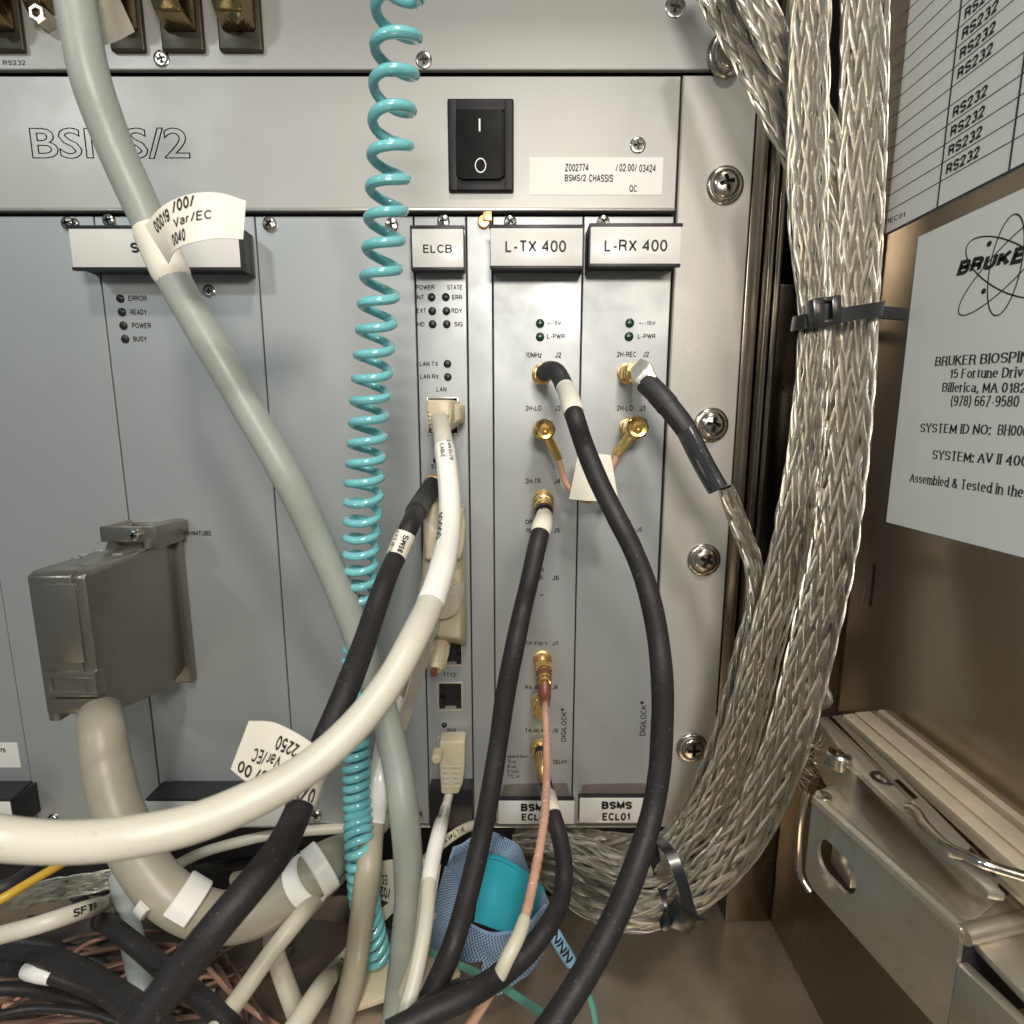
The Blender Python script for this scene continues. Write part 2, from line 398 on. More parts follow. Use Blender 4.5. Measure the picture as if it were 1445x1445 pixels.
# ---------------------------------------------------------------- lettering
def _A(cx, cy, rx, ry, a0, a1, n=9):
    return [(cx+rx*math.cos(R(a0+(a1-a0)*i/n)), cy+ry*math.sin(R(a0+(a1-a0)*i/n))) for i in range(n+1)]
def _S(w=.56, h=1.0, y=0.0):
    q = h/4; rx = w/2
    return [(w, y+h*.76)] + _A(rx, y+h-q, rx, q, 25, 270, 12) + _A(rx, y+q, rx, q, 90, -155, 12)
GL = {
 'A': (.66, [[(0, 0), (.33, 1), (.66, 0)], [(.12, .34), (.54, .34)]]),
 'B': (.58, [[(.32, 0), (0, 0), (0, 1), (.32, 1)] + _A(.32, .76, .22, .24, 90, -90) + [(0, .52)], [(.32, .52)] + _A(.32, .26, .26, .26, 90, -90)]),
 'C': (.62, [_A(.33, .5, .33, .5, 42, 318, 16)]),
 'D': (.60, [[(0, 0), (0, 1), (.24, 1)] + _A(.24, .5, .36, .5, 90, -90, 12) + [(0, 0)]]),
 'E': (.52, [[(.52, 0), (0, 0), (0, 1), (.52, 1)], [(0, .53), (.47, .53)]]),
 'F': (.50, [[(0, 0), (0, 1), (.5, 1)], [(0, .52), (.43, .52)]]),
 'G': (.66, [_A(.33, .5, .33, .5, 45, 340, 16) + [(.66, .02)], [(.36, .44), (.66, .44), (.66, .30)]]),
 'H': (.58, [[(0, 0), (0, 1)], [(.58, 0), (.58, 1)], [(0, .52), (.58, .52)]]),
 'I': (.02, [[(.01, 0), (.01, 1)]]),
 'J': (.42, [[(.42, 1), (.42, .25)] + _A(.21, .25, .21, .25, 0, -180)]),
 'K': (.58, [[(0, 0), (0, 1)], [(.55, 1), (0, .38)], [(.19, .58), (.58, 0)]]),
 'L': (.46, [[(0, 1), (0, 0), (.46, 0)]]),
 'M': (.70, [[(0, 0), (0, 1), (.35, .1), (.70, 1), (.70, 0)]]),
 'N': (.58, [[(0, 0), (0, 1), (.58, 0), (.58, 1)]]),
 'O': (.68, [_A(.34, .5, .34, .5, 0, 360, 24)]),
 'P': (.54, [[(0, 0), (0, 1), (.28, 1)] + _A(.28, .73, .26, .27, 90, -90) + [(0, .46)]]),
 'Q': (.68, [_A(.34, .5, .34, .5, 0, 360, 24), [(.42, .25), (.68, -.05)]]),
 'R': (.58, [[(0, 0), (0, 1), (.30, 1)] + _A(.30, .75, .25, .25, 90, -90) + [(0, .50)], [(.30, .5), (.50, .38), (.53, .1), (.58, 0)]]),
 'S': (.56, [_S()]),
 'T': (.56, [[(.28, 0), (.28, 1)], [(0, 1), (.56, 1)]]),
 'U': (.56, [[(0, 1), (0, .28)] + _A(.28, .28, .28, .28, 180, 360, 10) + [(.56, 1)]]),
 'V': (.60, [[(0, 1), (.30, 0), (.60, 1)]]),
 'W': (.86, [[(0, 1), (.21, 0), (.43, .95), (.65, 0), (.86, 1)]]),
 'X': (.58, [[(0, 0), (.58, 1)], [(0, 1), (.58, 0)]]),
 'Y': (.60, [[(0, 1), (.30, .45), (.60, 1)], [(.30, .45), (.30, 0)]]),
 'Z': (.56, [[(0, 1), (.56, 1), (0, 0), (.56, 0)]]),
 '0': (.50, [_A(.25, .5, .25, .5, 0, 360, 20)]),
 '1': (.26, [[(0, .74), (.14, .80), (.24, 1), (.24, 0)]]),
 '2': (.50, [[(0, .70)] + _A(.25, .74, .25, .26, 165, -25, 10) + [(0, .02), (.50, 0)]]),
 '3': (.50, [_A(.25, .75, .23, .25, 155, -90, 10) , _A(.25, .26, .25, .26, 90, -155, 10)]),
 '4': (.52, [[(.40, 0), (.40, 1), (0, .30), (.52, .30)]]),
 '5': (.50, [[(.46, 1), (.10, 1), (.04, .50)] + _A(.25, .31, .25, .31, 135, -150, 12)]),
 '6': (.50, [_A(.27, .66, .26, .34, 40, 180, 8) + [(0, .40)] + _A(.25, .30, .25, .30, 180, -180, 18)]),
 '7': (.48, [[(0, 1), (.48, 1), (.16, 0)]]),
 '8': (.50, [_A(.25, .76, .22, .24, 0, 360, 16), _A(.25, .27, .25, .27, 0, 360, 16)]),
 '9': (.50, [_A(.25, .70, .25, .30, 0, 360, 18), [(.50, .70), (.50, .55)] + _A(.24, .34, .26, .34, 10, -140, 8)]),
 '/': (.34, [[(0, -.02), (.34, 1.02)]]), '-': (.28, [[(0, .36), (.28, .36)]]), '+': (.44, [[(0, .45), (.44, .45)], [(.22, .2), (.22, .7)]]),
 '.': (.06, [[(.03, 0), (.03, .12)]]), ',': (.10, [[(.06, .10), (.06, 0), (0, -.14)]]), ':': (.06, [[(.03, 0), (.03, .13)], [(.03, .55), (.03, .68)]]),
 '(': (.20, [_A(.34, .45, .32, .65, 120, 240)]), ')': (.20, [_A(-.14, .45, .32, .65, 60, -60)]), '"': (.20, [[(.03, 1), (.03, .72)], [(.17, 1), (.17, .72)]]),
 '&': (.66, [[(.64, 0), (.16, .68)] + _A(.28, .82, .16, .17, 200, -30, 8) + [(.08, .40)] + _A(.24, .22, .22, .22, 150, 330, 10) + [(.62, .45)]]),
 '®': (.44, [_A(.22, .86, .21, .21, 0, 360, 16), [(.15, .74), (.15, .98), (.26, .97), (.28, .88), (.15, .86)], [(.22, .86), (.29, .74)]]),
 'a': (.46, [_A(.22, .50, .21, .20, 150, 0, 8) + [(.43, 0)], [(.43, .40), (.2, .38)] + _A(.2, .19, .2, .19, 90, 330, 10)]),
 'b': (.48, [[(0, 0), (0, 1)], _A(.24, .35, .24, .35, 0, 360, 18)]),
 'c': (.44, [_A(.24, .35, .24, .35, 45, 315, 12)]),
 'd': (.48, [[(.48, 0), (.48, 1)], _A(.24, .35, .24, .35, 0, 360, 18)]),
 'e': (.48, [[(.01, .38), (.47, .38)] + _A(.24, .35, .24, .35, 0, 310, 14)]),
 'h': (.44, [[(0, 0), (0, 1)], [(0, .40)] + _A(.22, .45, .22, .25, 170, 0, 8) + [(.44, 0)]]),
 'i': (.04, [[(.02, 0), (.02, .70)], [(.02, .88), (.02, 1)]]),
 'l': (.04, [[(.02, 0), (.02, 1)]]),
 'm': (.74, [[(0, 0), (0, .70)], [(0, .45)] + _A(.18, .50, .18, .20, 170, 0, 8) + [(.36, 0)], [(.36, .45)] + _A(.54, .50, .18, .20, 170, 0, 8) + [(.72, 0)]]),
 'n': (.44, [[(0, 0), (0, .70)], [(0, .40)] + _A(.22, .45, .22, .25, 170, 0, 8) + [(.44, 0)]]),
 'o': (.48, [_A(.24, .35, .24, .35, 0, 360, 18)]),
 'r': (.28, [[(0, 0), (0, .70)], [(0, .42)] + _A(.22, .46, .22, .23, 180, 70, 6)]),
 's': (.40, [_S(.40, .70)]),
 't': (.26, [[(.10, .95), (.10, .1), (.26, .02)], [(0, .68), (.26, .68)]]),
 'u': (.44, [[(0, .70), (0, .24)] + _A(.22, .24, .22, .24, 180, 360, 8) + [(.44, .70)], [(.44, .3), (.44, 0)]]),
 'v': (.44, [[(0, .70), (.22, 0), (.44, .70)]]),
 'x': (.42, [[(0, 0), (.42, .70)], [(0, .70), (.42, 0)]]),
 'y': (.44, [[(0, .70), (.22, 0)], [(.44, .70), (.16, -.28)]]),
 'z': (.40, [[(0, .70), (.40, .70), (0, 0), (.40, 0)]]),
}
def stroke_geo(s, w, serif=False):
    vs = []; fs = []; x = 0.0
    for ch in s:
        if ch == ' ': x += .38; continue
        gw, strokes = GL[ch] if ch in GL else GL['O']
        for st in strokes:
            pts = [p for i, p in enumerate(st) if i == 0 or math.dist(p, st[i-1]) > 1e-4]
            q_ = [pts[0]]
            for p in pts[1:]:
                k = max(1, int(math.dist(p, q_[-1])/.22)); a_ = q_[-1]
                q_ += [(a_[0]+(p[0]-a_[0])*j/k, a_[1]+(p[1]-a_[1])*j/k) for j in range(1, k+1)]
            pts = q_
            n = len(pts); closed = math.dist(pts[0], pts[-1]) < 1e-3
            L = []
            for i in range(n):
                a = pts[i-1] if i > 0 else (pts[-2] if closed else None)
                b = pts[i+1] if i < n-1 else (pts[1] if closed else None)
                p = pts[i]
                def nrm(a, b):
                    dx, dy = b[0]-a[0], b[1]-a[1]; l = math.hypot(dx, dy) or 1; return (-dy/l, dx/l)
                if a is None: nx, ny = nrm(p, b); k = 1
                elif b is None: nx, ny = nrm(a, p); k = 1
                else:
                    n1, n2 = nrm(a, p), nrm(p, b); nx, ny = n1[0]+n2[0], n1[1]+n2[1]; l = math.hypot(nx, ny)
                    if l < .35: nx, ny = n1; k = 1
                    else: nx, ny = nx/l, ny/l; k = min(2.0, 1/max(.3, nx*n1[0]+ny*n1[1]))
                ww = w/2*k
                if serif: ww *= .45 + .75*abs(nx)
                # keep the ink inside cap height
                L.append((x+p[0]+nx*ww, p[1]*(1-w)+w/2+ny*ww, x+p[0]-nx*ww, p[1]*(1-w)+w/2-ny*ww))
            b0_ = len(vs)
            for l in L: vs += [(l[0], l[1], 0), (l[2], l[3], 0)]
            for i in range(n-1): fs.append([b0_+2*i, b0_+2*i+1, b0_+2*i+3, b0_+2*i+2])
            if serif and not closed:
                for p, q in ((pts[0], pts[1]), (pts[-1], pts[-2])):
                    if abs(p[0]-q[0]) < .8*abs(p[1]-q[1]) and (p[1] < .02 or abs(p[1]-1) < .02 or abs(p[1]-.7) < .02):
                        y = p[1]*(1-w)+w/2; e = w*.22; yy = y + (-w/2+e if p[1] < .1 else w/2-e)
                        b1_ = len(vs); vs += [(x+p[0]-w*.95, yy-e, 0), (x+p[0]+w*.95, yy-e, 0), (x+p[0]+w*.95, yy+e, 0), (x+p[0]-w*.95, yy+e, 0)]
                        fs.append([b1_, b1_+1, b1_+2, b1_+3])
        x += gw + .17 + w*.55
    return vs, fs
_tc = {}
def text_geo(s, bold=0.0, outline=0.0):
    k = (s, bold, outline)
    if k in _tc: return _tc[k]
    if outline <= 0:
        vs, fs = stroke_geo(s, min(.28, .165 + bold*2.2) if outline == 0 else .165, outline < 0)
        x0 = min(v[0] for v in vs); x1 = max(v[0] for v in vs); y0, y1 = 0.0, 1.0
        _tc[k] = ([((v[0]-x0)/(x1-x0), v[1], 0) for v in vs], fs, x1-x0)
        return _tc[k]
    cu = bpy.data.curves.new('t', 'FONT'); cu.body = s; cu.offset = bold; cu.resolution_u = 3
    if outline:
        cu.fill_mode = 'NONE'; cu.bevel_depth = outline; cu.bevel_resolution = 0
    o = bpy.data.objects.new('t', cu); scene.collection.objects.link(o)
    dg = bpy.context.evaluated_depsgraph_get(); dg.update()
    me = bpy.data.meshes.new_from_object(o.evaluated_get(dg))
    vs = [v.co.copy() for v in me.vertices]; fs = [list(p.vertices) for p in me.polygons]
    bpy.data.objects.remove(o); bpy.data.curves.remove(cu); bpy.data.meshes.remove(me)
    x0 = min(v.x for v in vs); x1 = max(v.x for v in vs); y0 = min(v.y for v in vs); y1 = max(v.y for v in vs)
    _tc[k] = ([((v.x-x0)/(x1-x0), (v.y-y0)/(y1-y0), v.z) for v in vs], fs, (x1-x0)/(y1-y0))
    return _tc[k]
def text_to(mb, s, fn, bold=0.0, outline=0.0, zs=0.0):
    """fn(u,v) in 0..1 box -> world mm"""
    vs, fs, asp = text_geo(s, bold, outline)
    mb.add([fn(u, v) + Vector((0, -w*zs, 0)) for u, v, w in vs], fs)
def ptext(mb, s, x0, y0, x1, y1, d, bold=0.0, rot=0, outline=0.0, zs=0.0):
    """lettering printed on a plane parallel to the rack front; box in photo pixels at its own plane"""
    a = P(x0, y1, d); b = P(x1, y0, d)
    ca = P((x0+x1)/2, (y0+y1)/2, d)
    w = (x1-x0)*mmpx((x0+x1)/2, (y0+y1)/2, d); h = abs(P((x0+x1)/2, y0, d).z - P((x0+x1)/2, y1, d).z)
    if rot == 0:
        fn = lambda u, v: Vector((ca.x + (u-.5)*w, ca.y, ca.z + (v-.5)*h))
    else:   # reads upwards
        fn = lambda u, v: Vector((ca.x - (v-.5)*h, ca.y, ca.z + (u-.5)*w))
    text_to(mb, s, fn, bold, outline, zs)

# ---------------------------------------------------------------- reusable meshes (origin at 0, facing -y)
def cross_screw_mb(rad, h, cross, dome=0.35, groove=False):
    """pan head screw facing -y with a real cross recess"""
    mb = MB(); n = 32
    bm = bmesh.new()
    ring = []
    def yz(x, z): 
        rr = (x*x+z*z)/(rad*rad)
        return -(h - dome*h*rr)
    w = cross*.26
    cr = [(w, cross), (-w, cross), (-w, w), (-cross, w), (-cross, -w), (-w, -w), (-w, -cross), (w, -cross), (w, -w), (cross, -w), (cross, w), (w, w)]
    ang = R(18)
    cr = [(x*math.cos(ang)-z*math.sin(ang), x*math.sin(ang)+z*math.cos(ang)) for x, z in cr]
    rt = rad*.86
    outer = [bm.verts.new((rt*math.cos(2*math.pi*k/n), yz(rt*math.cos(2*math.pi*k/n), rt*math.sin(2*math.pi*k/n)), rt*math.sin(2*math.pi*k/n))) for k in range(n)]
    inner = [bm.verts.new((x, yz(x, z), z)) for x, z in cr]
    es = [bm.edges.new((outer[k], outer[(k+1) % n])) for k in range(n)] + [bm.edges.new((inner[k], inner[(k+1) % 12])) for k in range(12)]
    bmesh.ops.triangle_fill(bm, edges=es, use_beauty=True)
    low = [bm.verts.new((v.co.x*.7, -h*.35, v.co.z*.7)) for v in inner]
    for k in range(12): bm.faces.new([inner[k], inner[(k+1) % 12], low[(k+1) % 12], low[k]]).material_index = 1
    bm.faces.new(low).material_index = 1
    prev = outer
    for r_, y_ in ((rad*.96, -h*.5), (rad, -h*.25), (rad, .3)):
        cur = [bm.verts.new((r_*math.cos(2*math.pi*k/n), y_, r_*math.sin(2*math.pi*k/n))) for k in range(n)]
        for k in range(n): bm.faces.new([prev[k], prev[(k+1) % n], cur[(k+1) % n], cur[k]])
        prev = cur
    bmesh.ops.recalc_face_normals(bm, faces=bm.faces[:])
    for f in bm.faces:
        pass
    mb.bm(bm)
    return mb
ME = {}
ME['screw_small'] = cross_screw_mb(2.6, 1.7, 1.35).mesh('small_screw', smooth=40)
ME['screw_flat'] = cross_screw_mb(3.1, .5, 1.6, .2).mesh('flush_screw', smooth=40)
ME['screw_big'] = cross_screw_mb(5.6, 3.2, 3.0).mesh('rack_screw', smooth=40)
for k in ('screw_small', 'screw_flat', 'screw_big'): ME[k].materials.append(M['screw'] if k != 'screw_big' else M['nickel']); ME[k].materials.append(M['screw_dark'])
wm = MB(); wm.lathe((0, 0, 0), (0, -1, 0), [(-.2, 7.4), (.4, 7.4), (1.0, 6.9), (1.5, 5.4), (1.2, 4.6), (.2, 4.4)], 36, cap=False)
ME['washer'] = wm.mesh('cup_washer', smooth=40); ME['washer'].materials.append(M['nickel'])
lm = MB(); lm.lathe((0, 0, 0), (0, -1, 0), [(.0, 1.6), (.35, 1.6), (.7, 1.35), (.95, .9), (1.05, .3)], 20)
ME['led'] = lm.mesh('led_lens', smooth=50); ME['led'].materials.append(M['led_dark'])
ME['led_g'] = ME['led'].copy(); ME['led_g'].materials.clear(); ME['led_g'].materials.append(M['led_green'])

def inst(name, key, parent, px, py, d=0.0, scale=1.0, rot=0.0, label=None):
    p = P(px, py, d)
    o = link(name, ME[key], None, parent, p)
    o.scale = (scale, 1, scale) if not isinstance(scale, tuple) else scale
    o.rotation_euler = (0, R(rot), 0)
    if label: o['label'] = label
    return o
# ================================================================ THE SETTING
XW = 136.0                      # right cabinet wall
ZF = -258.0                     # cabinet floor
mb = MB(); mb.box(-420, XW, -460, 40, ZF-3, ZF); struct('cabinet_floor', mb, M['steel_floor'])
mb = MB()
# wall with a lanced slot, made of strips round the slot
sa = PX(1234, 798, XW); sb = PX(1227, 856, XW)
ys, ye = sorted((sa.y-1.0, sb.y+1.6)); zt, zb = sa.z, sb.z
mb.box(XW, XW+2, -260, ys, ZF, 330); mb.box(XW, XW+2, ye, 32, ZF, 330)
mb.box(XW, XW+2, ys, ye, zt, 330); mb.box(XW, XW+2, ys, ye, ZF, zb)
struct('cabinet_side_wall', mb, M['steel_wall'])
mb = MB(); mb.box(XW+6, XW+7, ys-8, ye+8, zb-8, zt+8); struct('wall_void', mb, M['gapdark'])
mb = MB(); mb.box(-420, XW, 30, 32, ZF, 330); struct('cabinet_back_wall', mb, M['gapdark'])  # coloured near-black to stand in for the unlit void below the rack
mb = MB(); mb.box(-420, XW+2, -165, 32, 331, 334); struct('shading_roof', mb, M['steel_wall'])  # unseen roof, added and sized to shade the top of the rack
# low sill standing on the floor under the rack: bright front lip and kick panel
mb = MB(); mb.box(112, XW-.5, 14, 29, ZF+.5, 60, .6); struct('cabinet_corner_post', mb, M['post'])
mb = MB(); mb.box(119, XW-.3, -22, -20.5, -118, 329, .5); struct('side_flange_panel', mb, M['post'])

# ================================================================ RACK FACE
def xl(p1, p2):     # x in mm of a vertical edge seen through two photo points
    return (P(*p1).x + P(*p2).x)/2
b0 = xl((0, 835), (45, 1100)); b1 = xl((138, 386), (184, 729)); b2 = xl((363, 310), (413, 1105))
b3 = xl((585, 461), (603, 946)); b4 = xl((656, 306), (670, 1160)); b5 = xl((693, 304), (700, 977))
b6 = xl((822, 304), (809, 1100)); b7 = xl((948, 400), (929, 844)); b8 = xl((1067, 138), (1007, 1060))
zu = P(700, 104).z          # seam between upper chassis and this chassis
zr = P(700, 297).z          # rail
zb_ = P(600, 1163).z        # bottom of the modules
XL = -330

def plate(mb, x0, x1, z0, z1, holes=(), y0=0.0, th=2.0, ch=.35):
    """front sheet facing -y with true rectangular openings and a small chamfer round the outside"""
    xs = sorted(set([x0+ch, x1-ch] + [h[i] for h in holes for i in (0, 1)]))
    zs = sorted(set([z0+ch, z1-ch] + [h[i] for h in holes for i in (2, 3)]))
    def inh(x, z): return any(h[0] < x < h[1] and h[2] < z < h[3] for h in holes)
    yf = y0 - 0.0
    for i in range(len(xs)-1):
        for j in range(len(zs)-1):
            if inh((xs[i]+xs[i+1])/2, (zs[j]+zs[j+1])/2): continue
            mb.add([(xs[i], yf, zs[j]), (xs[i+1], yf, zs[j]), (xs[i+1], yf, zs[j+1]), (xs[i], yf, zs[j+1])], [[0, 1, 2, 3]])
    a = [(x0+ch, yf, z0+ch), (x1-ch, yf, z0+ch), (x1-ch, yf, z1-ch), (x0+ch, yf, z1-ch)]
    b = [(x0, yf+ch, z0), (x1, yf+ch, z0), (x1, yf+ch, z1), (x0, yf+ch, z1)]
    c = [(x0, yf+th, z0), (x1, yf+th, z0), (x1, yf+th, z1), (x0, yf+th, z1)]
    fs = [[i, 4+i, 4+(i+1) % 4, (i+1) % 4] for i in range(4)] + [[4+i, 8+i, 8+(i+1) % 4, 4+(i+1) % 4] for i in range(4)]
    mb.add(a+b+c, fs + [[11, 10, 9, 8]] if not holes else fs)
    for h in holes:
        q = [(h[0], h[2]), (h[1], h[2]), (h[1], h[3]), (h[0], h[3])]
        mb.add([(x, yf, z) for x, z in q] + [(x, yf+th+3, z) for x, z in q], [[(i+1) % 4, (i+1) % 4+4, i+4, i] for i in range(4)])
    return mb

# --- dark inside of the subrack (things behind the seams)
sub = thing('subrack', 'grey subrack frame with bright top rail, a printed front strip and right mounting ear', 'rack', (0, 4, zb_))
mb = MB(); mb.box(XL, b8-4, 3.2, 6, zb_+1, zu-1); part('backing_plate', mb, M['gapdark'], sub)
mb = MB(); plate(mb, XL, b7-.35, zr+.5, zu-1.0, y0=-.4); part('front_strip', mb, M['panel_warm'], sub)
mb = MB(); mb.box(XL, b7-.6, -1.9, 1.2, zr-.75, zr+.2, .35); part('top_rail', mb, M['plate_edge'], sub)
mb = MB(); mb.box(XL, b7-.6, -.6, 2.6, zb_-1.5, zb_-.4, .3); part('bottom_rail', mb, M['plate_edge'], sub)
mb = MB(); plate(mb, b7+.45, b8, zb_-1.0, zu-1.0, y0=-1.0, ch=.5, th=3); ear = part('mounting_ear', mb, M['flange'], sub)
# big rack screws in cup washers
for (x, y) in ((1023, 262), (1003, 600), (993, 790), (976, 1055)):
    p = P(x, y, 1.0)
    w = link('cup_washer', ME['washer'], None, sub, p); w.rotation_euler = (0, R(random.uniform(0, 90)), 0)
    inst('rack_screw', 'screw_big', w, x+.2, y, 2.2, rot=random.uniform(-40, 60))
    s = scene.objects[-1]
# outline print BSMS/2
mb = MB(); ptext(mb, "BSMS/2", 43, 180, 267, 224, .46, outline=.011, bold=.012); part('outline_lettering', mb, M['ink'], sub)
for (x, y) in ((900, 205),):
    inst('flush_screw', 'screw_flat', sub, x, y, .4, rot=10, label='small flush cross head screw above the chassis sticker')
# rocker switch
rk = thing('rocker_switch', 'black rocker power switch marked I and O in the upper strip', 'switch', P(678, 205, .4))
mb = MB(); 
A = P(631, 139, 2.2); B = P(725, 270, 2.2)
mb.box(A.x, A.x+3.9, -2.6, -.3, B.z, A.z, .7, 3); mb.box(B.x-3.9, B.x, -2.6, -.3, B.z, A.z, .7, 3)
mb.box(A.x+3, B.x-3, -2.6, -.3, A.z-4.4, A.z, .7, 3); mb.box(A.x+3, B.x-3, -2.6, -.3, B.z, B.z+5.2, .7, 3)
mb.box(A.x+1, B.x-1, -.9, -.2, B.z+1, A.z-1)
part('bezel', mb, M['bezel'], rk)
A2 = P(641, 151, 3); B2 = P(714, 254, 3); xm0, xm1 = A2.x+.4, B2.x-.4; zmm = (A2.z+B2.z)/2
bm_pts = []
mb = MB()
def yface(z): return -2.5 - 1.4*(A2.z-z)/(A2.z-B2.z)
rp = []
rc = 3.0
for cx, cz, a0 in ((xm1-rc, A2.z-rc, 0), (xm0+rc, A2.z-rc, 90), (xm0+rc, B2.z+rc, 180), (xm1-rc, B2.z+rc, 270)):
    for k in range(7):
        t = R(a0+15*k); rp.append((cx+rc*math.cos(t), cz+rc*math.sin(t)))
mb.hull([Vector((x, yface(z), z)) for x, z in rp] + [Vector((x, -.6, z)) for x, z in rp], .3)
part('rocker', mb, M['rocker'], rk)
mb = MB()
def rfn(x0, y0, x1, y1):
    a = P(x0, y1, 3.6); b = P(x1, y0, 3.6)
    return a, b
a, b = rfn(675.5, 166, 677.8, 184); mb.box(a.x, b.x, yface((a.z+b.z)/2)-.12, -2.40, a.z, b.z)
o_c = P(678, 232.5, 4.2)
n = 28; vs = []; fs = []
for k in range(n):
    t = 2*math.pi*k/n
    for rr in (1.9, 2.3):
        x = o_c.x + rr*math.cos(t)*.95; z = o_c.z + rr*math.sin(t)*1.2
        yy = yface(z) - .1
        vs.append((x, yy, z))
for k in range(n): fs.append([2*k, 2*k+1, 2*((k+1) % n)+1, 2*((k+1) % n)])
mb.add(vs, fs)
part('switch_marking', mb, M['ink_white'], rk)

# chassis sticker (data matrix code left out)
st = thing('chassis_sticker', 'white printed sticker reading Z002774 right of the rocker switch', 'sticker', P(840, 248, .5))
mb = MB(); a = P(747, 275, .5); b = P(936, 222, .5); mb.box(a.x, b.x, -.52, -.42, a.z, b.z)
bmx = MB(); bmx.box(a.x, b.x, -.55, -.41, a.z, b.z)
part('sticker_sheet', bmx, M['sticker'], st)
mb = MB()
for s, x0, y0, x1, y1 in (("Z002774", 797, 231, 830, 242), ("/", 869, 231, 872, 242), ("02.00/", 874, 231, 899, 242), ("03424", 902, 232, 925, 243),
                          ("BSMS/2", 797, 246, 827, 256), ("CHASSIS", 831, 246, 865, 257), ("QC:", 888, 261, 901, 271)):
    ptext(mb, s, x0, y0, x1, y1, .58, .01)
part('sticker_print', mb, M['ink'], st)

# ---------------------------------------------------------------- upper chassis
up = thing('upper_chassis', 'grey upper chassis front across the top with four metal cable connectors', 'rack unit', (0, 4, zu))
xe = P(1066, 60).x
slots = []
for (x0, x1, yb) in ((-20, 38, 78), (160, 208, 78), (230, 291, 78), (312, 374, 78)):
    a = P(x0, yb); b = P(x1, yb); slots.append((a.x, b.x, a.z, 260.0))
mb = MB(); plate(mb, XL, xe, zu+.9, 300, y0=-1.0, ch=.3); part('front_plate', mb, M['panel_warm'], up)
for (x, y, k) in ((228, 83, 'screw_flat'), (598, 85, 'screw_flat')):
    inst('flush_screw', k, up, x, y, 1.0, rot=20*random.random()+5)
inst('pan_screw', 'screw_flat', up, 953, 10, 1.0, 1.25, 30)
p = P(1026, 77, 1.0); w = link('cup_washer', ME['washer'], None, up, p); w.scale = (1.05, 1.2, 1.15)
inst('rack_screw', 'screw_big', w, 1027, 77, 2.4, .95)
mb = MB(); ptext(mb, "RS232", 4, 85, 36, 92, 1.05, rot=0); part('lettering', mb, M['ink_soft'], up)

def top_connector(x0, x1, ybot, label, dark=False, lever=True):
    t = thing('cable_connector', label, 'connector', P((x0+x1)/2, ybot, 6), 'metal connectors plugged along the top chassis')
    a = P(x0, ybot, 1.2); b = P(x1, ybot, 1.2); z1 = a.z+95; w = b.x-a.x
    mb = MB(); mb.box(a.x, b.x, -3.0, -1.05, a.z, z1, 1.6, 3); part('flange', mb, M['olive'], t)
    mb = MB()
    mb.hull([(a.x+w*.12, -3, a.z+6), (b.x-w*.1, -3, a.z+6), (a.x+w*.12, -3, z1), (b.x-w*.1, -3, z1),
             (a.x+w*.2, -15, a.z+13), (b.x-w*.2, -15, a.z+13), (a.x+w*.2, -15, z1), (b.x-w*.2, -15, z1),
             (a.x+w*.2, -11, a.z+8), (b.x-w*.2, -11, a.z+8)], .8)
    sh = part('shell', mb, M['bronze'], t)
    mb = MB()
    mb.hull([(a.x+w*.16, -15.2, a.z+15), (b.x-w*.18, -15.2, a.z+15), (a.x+w*.3, -18.5, a.z+20), (b.x-w*.3, -18.5, a.z+20),
             (a.x+w*.16, -15.2, z1), (b.x-w*.18, -15.2, z1), (a.x+w*.3, -18.5, z1), (b.x-w*.3, -18.5, z1)], .6)
    part('cover', mb, M['black'] if dark else M['bronze'], t)
    if lever:
        mb = MB(); c = Vector((a.x+w*.28, -3, a.z+12))
        mb.lathe(c, (0, -1, 0), [(0, 2.6), (3, 2.6), (3, 1.5), (1, 1.3)], 20, cap=False)
        mb.lathe(c, (0, -1, 0), [(0, 1.3), (1, 1.3)], 12)
        part('jack_screw', mb, M['nickel'], t)
        mb = MB(); q = Vector((b.x-w*.18, -7, a.z+4.5)); q2 = Vector((a.x+w*.35, -9, a.z+13))
        mb.tube(catmull([list(q2), list((q+q2)/2 + Vector((.6, -1.4, .2))), list(q)], 1), [2.6]*len(catmull([list(q2), list((q+q2)/2), list(q)], 1)), 12) if False else None
        mb.lathe(q2, q-q2, [(0, 2.0), (.6, 2.5), (6, 2.7), (8.5, 2.4), (9, 1.6)], 18)
        part('latch', mb, M['bronze'], t)
    return t
top_connector(-26, 40, 76, 'bronze metal connector at the top left corner of the upper chassis')
top_connector(160, 209, 76, 'bronze connector half hidden by clear tape and the grey cable', lever=False)
top_connector(232, 292, 76, 'bronze connector with dark flat cover, between two other top connectors', dark=True, lever=False)
top_connector(312, 374, 76, 'rightmost bronze connector on the top chassis, with a round latch')
# hex stand-off beside the grey cable
hx = MB(); q = P(69, 33, 1); hx.lathe(q, (0, -1, 0), [(0, 3.4), (5, 3.4), (5.6, 2.9), (5.6, 1.7), (2, 1.5)], 6, cap=False)
hx.lathe(q, (0, -1, 0), [(0, 1.6), (2, 1.6)], 12)
part('hex_standoff', hx, M['nickel'], up)
mb = MB()
a = P(58, 8, 1); mb.hull([(a.x-5, -1, a.z-4), (a.x+5, -1, a.z-4), (a.x-5, -1, a.z+30), (a.x+5, -1, a.z+30), (a.x-3, -9, a.z+2), (a.x+3, -9, a.z+2), (a.x-3, -9, a.z+30), (a.x+3, -9, a.z+30)], .8)
part('metal_clamp', mb, M['bronze'], up)

